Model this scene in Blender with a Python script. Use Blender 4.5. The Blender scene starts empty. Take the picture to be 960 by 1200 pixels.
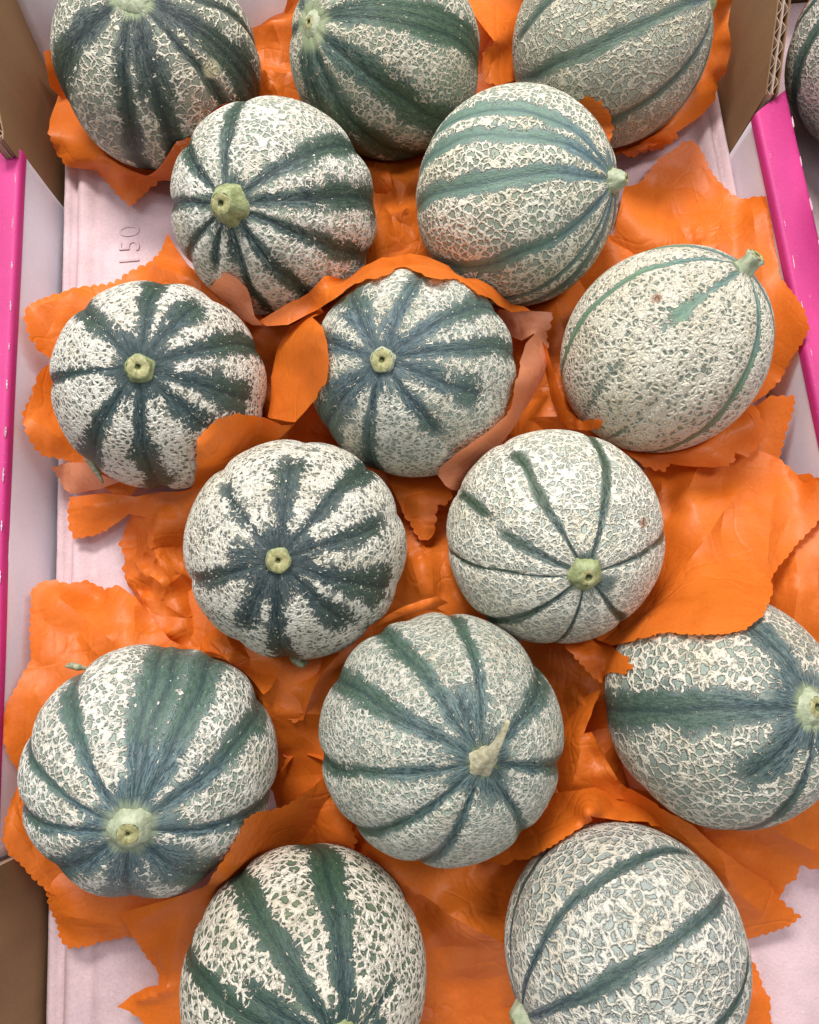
import bpy, bmesh, math, random
import numpy as np
from mathutils import Vector, Matrix, Quaternion, noise as mnoise
from mathutils.geometry import delaunay_2d_cdt

# ------------------------------------------------------------------ camera, world, lights, exposure
S = bpy.context.scene
COL = S.collection
cam_d = bpy.data.cameras.new("camera")
cam = bpy.data.objects.new("camera", cam_d)
COL.objects.link(cam)
cam_d.sensor_fit = 'HORIZONTAL'
cam_d.sensor_width = 36.0
cam_d.lens = 36.0 * 850.0 / 960.0
cam_d.clip_start = 0.005
cam_d.clip_end = 50.0
cam.matrix_world = Matrix((
    (0.996715472, 0.080983121, 0.0, 0.0),
    (-0.0792255926, 0.975084217, -0.207205396, 0.0),
    (-0.0167801420, 0.206524824, 0.978297462, 0.3741023),
    (0, 0, 0, 1)))
S.camera = cam

world = bpy.data.worlds.new("World")
S.world = world
world.use_nodes = True
bg = world.node_tree.nodes['Background']
bg.inputs[0].default_value = (0.90, 0.95, 1.0, 1)
bg.inputs[1].default_value = 0.40


def area_light(name, loc, target, sx, sy, power, color):
    d = bpy.data.lights.new(name, 'AREA')
    d.shape = 'RECTANGLE'
    d.size, d.size_y = sx, sy
    d.energy = power
    d.color = color
    o = bpy.data.objects.new(name, d)
    COL.objects.link(o)
    o.location = loc
    o.rotation_euler = (Vector(target) - Vector(loc)).to_track_quat('-Z', 'Y').to_euler()
    return o


area_light("ceiling_lamp_main", (-0.12, 0.95, 1.20), (0, 0.12, 0), 0.50, 0.30, 20.5, (1.0, 0.97, 0.93))
area_light("ceiling_lamp_far", (-1.1, 0.6, 1.7), (0, 0.2, 0), 0.3, 1.2, 8.5, (0.93, 0.97, 1.0))
area_light("ceiling_lamp_side", (1.1, 0.6, 1.7), (0, 0.1, 0), 0.3, 1.2, 15.0, (0.97, 0.97, 1.0))

S.view_settings.view_transform = 'Standard'
S.view_settings.look = 'None'
S.view_settings.exposure = 0.26
S.view_settings.gamma = 1.0
S.cycles.max_bounces = 8


# ------------------------------------------------------------------ helpers
def lin(r, g, b):
    f = lambda c: (c / 255) / 12.92 if c / 255 <= 0.04045 else ((c / 255 + 0.055) / 1.055) ** 2.4
    return (f(r), f(g), f(b), 1.0)


def mesh_obj(name, verts, faces, mat, parent=None, smooth=True):
    me = bpy.data.meshes.new(name)
    me.from_pydata([tuple(v) for v in verts], [], [tuple(f) for f in faces])
    me.update()
    if smooth:
        me.polygons.foreach_set('use_smooth', [True] * len(me.polygons))
    if mat:
        me.materials.append(mat)
    o = bpy.data.objects.new(name, me)
    COL.objects.link(o)
    if parent:
        o.parent = parent
    return o


def empty(name, loc, label, cat, group=None):
    o = bpy.data.objects.new(name, None)
    COL.objects.link(o)
    o.location = loc
    o.empty_display_size = 0.02
    tag(o, label, cat, group)
    return o


def tag(o, label, cat, group=None):
    o['label'] = label
    o['category'] = cat
    if group:
        o['group'] = group
    return o


class G:
    """small node graph writer"""

    def __init__(self, name):
        self.m = bpy.data.materials.new(name)
        self.m.use_nodes = True
        self.t = self.m.node_tree
        self.t.nodes.clear()
        self.out = self.t.nodes.new('ShaderNodeOutputMaterial')

    def n(self, typ, **kw):
        nd = self.t.nodes.new(typ)
        for k, v in kw.items():
            setattr(nd, k, v)
        return nd

    def put(self, sock, v):
        if v is None:
            return
        if isinstance(v, bpy.types.NodeSocket):
            self.t.links.new(v, sock)
        else:
            sock.default_value = v

    def math(self, op, a, b=None, c=None, clamp=False):
        nd = self.n('ShaderNodeMath', operation=op, use_clamp=clamp)
        self.put(nd.inputs[0], a)
        self.put(nd.inputs[1], b)
        if c is not None:
            self.put(nd.inputs[2], c)
        return nd.outputs[0]

    def vmath(self, op, a, b=None, scale=None):
        nd = self.n('ShaderNodeVectorMath', operation=op)
        self.put(nd.inputs[0], a)
        if b is not None:
            self.put(nd.inputs[1], b)
        if scale is not None:
            self.put(nd.inputs['Scale'], scale)
        return nd.outputs[0]

    def attr(self, name):
        nd = self.n('ShaderNodeAttribute', attribute_name=name)
        return nd

    def noise(self, vec, scale, detail=2.0, rough=0.5, out='Fac'):
        nd = self.n('ShaderNodeTexNoise')
        self.put(nd.inputs['Vector'], vec)
        nd.inputs['Scale'].default_value = scale
        nd.inputs['Detail'].default_value = detail
        nd.inputs['Roughness'].default_value = rough
        return nd.outputs[out]

    def vor(self, vec, scale, feature='DISTANCE_TO_EDGE', rand=1.0, out='Distance'):
        nd = self.n('ShaderNodeTexVoronoi', feature=feature)
        self.put(nd.inputs['Vector'], vec)
        nd.inputs['Scale'].default_value = scale
        nd.inputs['Randomness'].default_value = rand
        return nd.outputs[out]

    def smooth(self, x, a, b, lo=0.0, hi=1.0):
        nd = self.n('ShaderNodeMapRange', interpolation_type='SMOOTHSTEP')
        self.put(nd.inputs[0], x)
        self.put(nd.inputs[1], a)
        self.put(nd.inputs[2], b)
        nd.inputs[3].default_value = lo
        nd.inputs[4].default_value = hi
        return nd.outputs[0]

    def mix(self, f, a, b):
        nd = self.n('ShaderNodeMix', data_type='RGBA')
        self.put(nd.inputs[0], f)
        self.put(nd.inputs[6], a)
        self.put(nd.inputs[7], b)
        return nd.outputs[2]

    def ramp(self, f, stops):
        nd = self.n('ShaderNodeValToRGB')
        el = nd.color_ramp.elements
        while len(el) < len(stops):
            el.new(0.5)
        for e, (p, c) in zip(el, stops):
            e.position = p
            e.color = c
        self.put(nd.inputs[0], f)
        return nd.outputs[0]

    def bsdf(self, color, rough, spec=0.5, normal=None, **kw):
        nd = self.n('ShaderNodeBsdfPrincipled')
        self.put(nd.inputs['Base Color'], color)
        self.put(nd.inputs['Roughness'], rough)
        self.put(nd.inputs['Specular IOR Level'], spec)
        if normal is not None:
            self.put(nd.inputs['Normal'], normal)
        for k, v in kw.items():
            self.put(nd.inputs[k], v)
        return nd.outputs[0]

    def bump(self, h, dist, strength=1.0, normal=None):
        nd = self.n('ShaderNodeBump')
        self.put(nd.inputs['Height'], h)
        nd.inputs['Distance'].default_value = dist
        nd.inputs['Strength'].default_value = strength
        if normal is not None:
            self.put(nd.inputs['Normal'], normal)
        return nd.outputs[0]

    def end(self, shader):
        self.t.links.new(shader, self.out.inputs[0])
        return self.m

    def coord(self):
        return self.n('ShaderNodeTexCoord').outputs['Object']


# ------------------------------------------------------------------ materials
def board_material(name, color, var=0.12, rough=0.6, fleck=0.0, spec=0.3, grain=(1, 1, 1), bump=0.00012):
    g = G(name)
    co = g.coord()
    st = g.vmath('MULTIPLY', co, grain)
    n1 = g.noise(st, 40, 5, 0.6)
    n2 = g.noise(co, 700, 3, 0.6)
    n3 = g.noise(co, 9, 3, 0.6)
    dark = tuple(c * (1 - var * 1.8) for c in color[:3]) + (1,)
    lite = tuple(min(1, c * (1 + var)) for c in color[:3]) + (1,)
    s = g.math('ADD', g.math('MULTIPLY', n1, 0.5), g.math('ADD', g.math('MULTIPLY', n2, 0.25), g.math('MULTIPLY', n3, 0.25)))
    c = g.mix(g.smooth(s, 0.35, 0.65), dark, lite)
    if fleck:
        f = g.noise(co, 420, 2, 0.7)
        c = g.mix(g.math('MULTIPLY', g.smooth(f, 0.68, 0.74), fleck), c, (0.85, 0.8, 0.8, 1))
        f2 = g.noise(g.vmath('ADD', co, (3, 1, 2)), 260, 2, 0.7)
        c = g.mix(g.math('MULTIPLY', g.smooth(f2, 0.70, 0.76), fleck * 0.7), c, tuple(x * 0.45 for x in color[:3]) + (1,))
    h = g.math('ADD', n1, g.math('MULTIPLY', n2, 0.6))
    return g.end(g.bsdf(c, rough, spec, g.bump(h, bump)))


M_WHITE = board_material("white_board", lin(238, 232, 242), 0.05, 0.5, grain=(1, 0.2, 0.3))
M_PINK = board_material("pink_print", lin(188, 50, 118), 0.10, 0.55, fleck=0.10, spec=0.3, grain=(1, 0.3, 1), bump=0.00006)
M_TEAR = board_material("torn_paper_fibre", lin(238, 216, 226), 0.1, 0.8)
M_KRAFT = board_material("kraft_board", lin(142, 110, 78), 0.10, 0.75, grain=(1, 1.0, 0.12))
M_KRAFT_PALE = board_material("kraft_edge", lin(190, 165, 145), 0.12, 0.8)
M_TRAY = board_material("pink_moulded_pulp", lin(208, 181, 184), 0.10, 0.85, fleck=0.30, spec=0.15, bump=0.0005)
M_FLOOR = board_material("dark_floor", lin(60, 55, 55), 0.2, 0.7)


def paper_material():
    g = G("orange_tissue_paper")
    co = g.coord()
    geo = g.n('ShaderNodeNewGeometry')
    n1 = g.noise(co, 700, 3, 0.65)
    n2 = g.noise(co, 35, 4, 0.6)
    s = g.math('ADD', g.math('MULTIPLY', n1, 0.45), g.math('MULTIPLY', n2, 0.55))
    front = g.mix(g.smooth(s, 0.35, 0.66), (0.70, 0.150, 0.011, 1), (0.82, 0.198, 0.020, 1))
    back = g.mix(g.smooth(s, 0.35, 0.66), (0.72, 0.25, 0.12, 1), (0.80, 0.33, 0.18, 1))
    c = g.mix(geo.outputs['Backfacing'], front, back)
    # fine creases
    w = g.vmath('ADD', co, g.vmath('SCALE', g.noise(co, 18, 2, 0.5, 'Color'), None, 0.02))
    h = None
    for sc_, amp_, off_ in (((1, 0.35, 1), 1.0, 0.0), ((0.35, 1, 1), 0.9, 3.0), ((0.8, 0.8, 1), 0.7, 7.0)):
        nn = g.noise(g.vmath('ADD', g.vmath('MULTIPLY', w, tuple(70 * k for k in sc_)), (off_, off_, off_)), 1.0, 1, 0.4)
        rdg = g.math('MULTIPLY', g.math('MINIMUM', g.math('ABSOLUTE', g.math('SUBTRACT', nn, 0.5)), 0.055), amp_)
        h = rdg if h is None else g.math('ADD', h, rdg)
    msk = g.smooth(g.noise(co, 22, 2, 0.5), 0.40, 0.62)
    h = g.math('MULTIPLY', h, g.math('ADD', 0.25, msk))
    nm = g.bump(h, 0.0065, 0.50)
    nm = g.bump(n1, 0.00016, 0.6, nm)
    p = g.bsdf(c, 0.47, 0.42, nm)
    tr = g.n('ShaderNodeBsdfTranslucent')
    tr.inputs['Color'].default_value = (0.82, 0.20, 0.012, 1)
    g.put(tr.inputs['Normal'], nm)
    mx = g.n('ShaderNodeMixShader')
    mx.inputs[0].default_value = 0.28
    g.t.links.new(p, mx.inputs[1])
    g.t.links.new(tr.outputs[0], mx.inputs[2])
    return g.end(mx.outputs[0])


M_PAPER = paper_material()


def rind_material(name, ns, W, net_c, base_c, dark_c, brk=0.8, fine=0.5, seed=0.0, fleck=0.5, tint=0.35, blem_c=lin(150, 92, 62), pole=1.0, pole_c=lin(124, 134, 92)):
    """netted melon skin: cork net over grey green, dark furrow bands"""
    g = G(name)
    off = (seed * 3.1, seed * 1.7, seed * 2.3)
    co = g.vmath('ADD', g.attr('net_co').outputs['Vector'], off)
    pol = g.vmath('ADD', g.attr('pol').outputs['Vector'], off)
    at = g.attr('zone').outputs['Color']
    sep = g.n('ShaderNodeSeparateColor')
    g.put(sep.inputs[0], at)
    stripe, theta, furrow = sep.outputs[0], sep.outputs[1], sep.outputs[2]
    blem = g.attr('blemish').outputs['Fac']
    v = g.vmath('SCALE', co, None, ns)
    wp = g.vmath('SUBTRACT', g.noise(v, 0.9, 3, 0.6, 'Color'), (0.5, 0.5, 0.5))
    v2 = g.vmath('ADD', v, g.vmath('SCALE', wp, None, 1.0))
    d1 = g.vor(v2, 1.0)
    d2 = g.vor(g.vmath('ADD', v2, (7.3, 2.1, 4.4)), 1.75)
    fb = g.math('SUBTRACT', g.noise(co, 6.0, 4, 0.65), 0.5)
    fb2 = g.math('SUBTRACT', g.noise(v, 1.1, 3, 0.65), 0.5)
    fb3 = g.math('SUBTRACT', g.noise(v, 2.3, 2, 0.6), 0.5)
    cellr = g.n('ShaderNodeSeparateColor')
    g.put(cellr.inputs[0], g.vor(v2, 1.0, 'F1', 1.0, 'Color'))
    cr_ = g.math('SUBTRACT', cellr.outputs[0], 0.5)
    streak = g.noise(g.vmath('MULTIPLY', pol, (16, 16, 3.2)), 1.0, 4, 0.65)
    streakf = g.noise(g.vmath('MULTIPLY', pol, (60, 60, 14)), 1.0, 3, 0.6)
    grain = g.noise(v, 3.2, 3, 0.7)
    stripe = g.math('MULTIPLY', stripe, g.smooth(g.noise(g.vmath('MULTIPLY', pol, (5, 5, 2.6)), 1.0, 3, 0.6), 0.22, 0.50, 0.55, 1.0))
    cov = g.math('SUBTRACT', 1.0, stripe)
    u = g.math('ADD', cov, g.math('ADD', g.math('MULTIPLY', fb, brk), g.math('ADD', g.math('MULTIPLY', fb2, 1.15 * brk), g.math('ADD', g.math('MULTIPLY', cr_, 0.42 * brk), g.math('MULTIPLY', fb3, 1.0 * brk)))))
    gt = g.smooth(u, 0.38, 0.86)
    nw = g.math('ADD', 0.27, g.math('ADD', g.math('MULTIPLY', g.noise(co, 3.5, 2, 0.5), 0.55), g.math('MULTIPLY', g.noise(v, 0.75, 2, 0.6), 0.85)))
    w1 = g.math('MULTIPLY', g.math('MULTIPLY', gt, nw), W)
    net1 = g.math('SUBTRACT', 1.0, g.smooth(d1, g.math('MULTIPLY', w1, 0.75), g.math('ADD', g.math('MULTIPLY', w1, 1.15), 0.004)))
    net1 = g.math('MULTIPLY', net1, g.smooth(gt, 0.04, 0.2))
    p2 = g.smooth(g.noise(g.vmath('ADD', v, (5, 9, 1)), 0.8, 1, 0.5), 0.62 - fine * 0.3, 0.70 - fine * 0.3)
    w2 = g.math('MULTIPLY', g.math('MULTIPLY', w1, 0.85), p2)
    net2 = g.math('MULTIPLY', g.math('SUBTRACT', 1.0, g.smooth(d2, g.math('MULTIPLY', w2, 0.7), g.math('ADD', g.math('MULTIPLY', w2, 1.2), 0.004))),
                  g.math('MULTIPLY', p2, g.smooth(gt, 0.1, 0.4)))
    net = g.math('MAXIMUM', net1, net2)
    # loose flecks of cork inside the dark bands, drawn out along the meridians
    fv = g.vmath('MULTIPLY', pol, (ns * 0.95, ns * 0.95, ns * 0.62))
    fd = g.vor(fv, 1.0, 'F1')
    fs = g.noise(g.vmath('ADD', fv, (2, 3, 5)), 0.55, 2, 0.6)
    fk = g.math('MULTIPLY', g.math('SUBTRACT', 1.0, g.smooth(fd, 0.12, 0.21)), g.smooth(fs, 0.66 - 0.26 * fleck, 0.72 - 0.26 * fleck))
    fk = g.math('MULTIPLY', fk, g.math('MULTIPLY', g.smooth(theta, 0.12, 0.24), g.math('SUBTRACT', 1.0, g.smooth(theta, 0.75, 1.3))))
    fv2 = g.vmath('MULTIPLY', g.vmath('ADD', pol, (4, 2, 7)), (ns * 1.9, ns * 1.9, ns * 1.3))
    fk2 = g.math('MULTIPLY', g.math('SUBTRACT', 1.0, g.smooth(g.vor(fv2, 1.0, 'F1'), 0.16, 0.26)), g.smooth(g.noise(g.vmath('ADD', fv2, (2, 3, 5)), 0.4, 3, 0.7), 0.66 - 0.2 * fleck, 0.74 - 0.2 * fleck))
    fk2 = g.math('MULTIPLY', fk2, g.smooth(theta, 0.10, 0.22))
    fk = g.math('MAXIMUM', fk, g.math('MULTIPLY', fk2, 0.8))
    net = g.math('MAXIMUM', net, fk)
    # pigment
    pv = g.noise(co, 2.4, 3, 0.6)
    base2 = tuple(c * k for c, k in zip(base_c[:3], (1.10, 1.14, 1.08))) + (1,)
    rib = g.mix(g.smooth(pv, 0.35, 0.65), base_c, base2)
    rib = g.mix(g.math('MULTIPLY', g.smooth(g.noise(co, 1.6, 2, 0.5), 0.55, 0.75), tint), rib, lin(132, 128, 92))
    dk2 = tuple(c * 2.4 + 0.02 for c in dark_c[:3]) + (1,)
    blue = (dark_c[0] * 1.9 + 0.012, dark_c[1] * 1.65 + 0.010, dark_c[2] * 1.9 + 0.018, 1)
    mid = tuple(0.55 * c + 0.45 * d for c, d in zip(dark_c[:3], base_c[:3])) + (1,)
    dash = g.noise(g.vmath('MULTIPLY', pol, (32, 32, 15)), 1.0, 4, 0.75)
    dk = g.mix(g.smooth(streakf, 0.42, 0.70), dark_c, dk2)
    dk = g.mix(g.math('MULTIPLY', g.smooth(streak, 0.46, 0.72), 0.7), dk, blue)
    dk = g.mix(g.math('MULTIPLY', g.smooth(grain, 0.46, 0.66), 0.70), dk, mid)
    dk = g.mix(g.math('MULTIPLY', g.smooth(fb2, -0.02, 0.22), 0.40), dk, mid)
    dk = g.mix(g.math('MULTIPLY', g.smooth(grain, 0.46, 0.30), 0.45), dk, tuple(c * 0.6 for c in dark_c[:3]) + (1,))
    dk = g.mix(g.math('MULTIPLY', g.smooth(dash, 0.51, 0.58), 0.72), dk, tuple(0.40 * c + 0.60 * d for c, d in zip(dark_c[:3], base_c[:3])) + (1,))
    dk = g.mix(g.math('MULTIPLY', g.smooth(dash, 0.48, 0.41), 0.80), dk, tuple(c * 0.42 for c in dark_c[:3]) + (1,))
    grn = (dark_c[0] * 1.5 + 0.014, dark_c[1] * 1.45 + 0.014, dark_c[2] * 0.85, 1)
    dk = g.mix(g.math('MULTIPLY', g.smooth(g.math('ADD', theta, g.math('MULTIPLY', g.noise(co, 1.9, 2, 0.5), 1.1)), 0.95, 1.5), 0.62), dk, grn)
    dk = g.mix(g.math('MULTIPLY', g.math('POWER', furrow, 4.0), 0.75), dk, tuple(c * 0.55 for c in dark_c[:3]) + (1,))
    sp_ = g.math('ADD', stripe, g.math('ADD', g.math('MULTIPLY', fb, 0.5), g.math('ADD', g.math('MULTIPLY', fb2, 0.45), g.math('MULTIPLY', fb3, 0.55))))
    rib = g.mix(g.smooth(sp_, 0.0, 0.40), rib, mid)
    sm = g.smooth(sp_, 0.24, 0.80)
    base = g.mix(sm, rib, dk)
    base = g.mix(g.math('SUBTRACT', 1.0, g.smooth(g.math('ADD', theta, g.math('MULTIPLY', g.math('SUBTRACT', streak, 0.5), 0.22)), 0.10 * pole, 0.155 * pole)), base, pole_c)
    nc2 = tuple(c * k for c, k in zip(net_c[:3], (0.90, 0.86, 0.79))) + (1,)
    ncol = g.mix(g.smooth(g.noise(co, 2.0, 3, 0.6), 0.42, 0.70), net_c, nc2)
    ncol = g.mix(g.math('MULTIPLY', g.smooth(d1, 0.0, 0.03), 0.15), ncol, tuple(c * 0.9 for c in net_c[:3]) + (1,))
    c = g.mix(net, base, ncol)
    c = g.mix(g.math('MULTIPLY', blem, g.smooth(g.math('ADD', blem, fb), 0.3, 0.6)), c, blem_c)
    # relief
    t1 = g.math('SUBTRACT', 1.0, g.math('DIVIDE', d1, g.math('ADD', g.math('MULTIPLY', w1, 1.35), 0.004)), clamp=True)
    t2 = g.math('SUBTRACT', 1.0, g.math('DIVIDE', d2, g.math('ADD', g.math('MULTIPLY', w2, 1.35), 0.004)), clamp=True)
    h = g.math('MAXIMUM', g.math('POWER', t1, 0.55), g.math('MULTIPLY', g.math('POWER', t2, 0.55), 0.8))
    h = g.math('MULTIPLY', h, g.smooth(gt, 0.05, 0.5))
    h = g.math('MAXIMUM', h, g.math('MULTIPLY', fk, 0.6))
    groove = g.math('MULTIPLY', g.smooth(d1, 0.035, 0.0), g.smooth(w1, 0.10, 0.2))
    h = g.math('SUBTRACT', h, g.math('MULTIPLY', groove, 0.22))
    h = g.math('ADD', h, g.math('MULTIPLY', g.noise(v, 5.0, 3, 0.6), 0.18))
    h = g.math('ADD', h, g.math('MULTIPLY', g.math('MULTIPLY', streakf, stripe), 0.25))
    nm = g.bump(h, 0.0016, 1.0)
    rough = g.math('ADD', 0.42, g.math('MULTIPLY', net, 0.33))
    return g.end(g.bsdf(c, rough, 0.35, nm))


def stem_material(name, c1, c2):
    g = G(name)
    co = g.coord()
    n = g.noise(co, 260, 4, 0.65)
    n2 = g.noise(g.vmath('MULTIPLY', co, (1, 1, 0.15)), 700, 3, 0.6)
    c = g.mix(g.smooth(g.math('ADD', g.math('MULTIPLY', n, 0.6), g.math('MULTIPLY', n2, 0.4)), 0.38, 0.64), c1, c2)
    return g.end(g.bsdf(c, 0.5, 0.35, g.bump(n2, 0.0006, 0.8)))


M_STEM = stem_material("green_stem", lin(120, 127, 82), lin(160, 166, 122))
M_STEM_PALE = stem_material("pale_stem", lin(144, 151, 122), lin(178, 182, 154))
M_STALK = stem_material("dry_stalk", lin(150, 142, 112), lin(196, 188, 160))
M_LEAF = stem_material("dry_leaf", lin(116, 122, 92), lin(176, 176, 146))
M_SCAR = stem_material("stem_scar", lin(36, 40, 18), lin(96, 100, 52))
M_SCAR_LIP = stem_material("stem_scar_rim", lin(126, 122, 78), lin(178, 172, 124))

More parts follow.
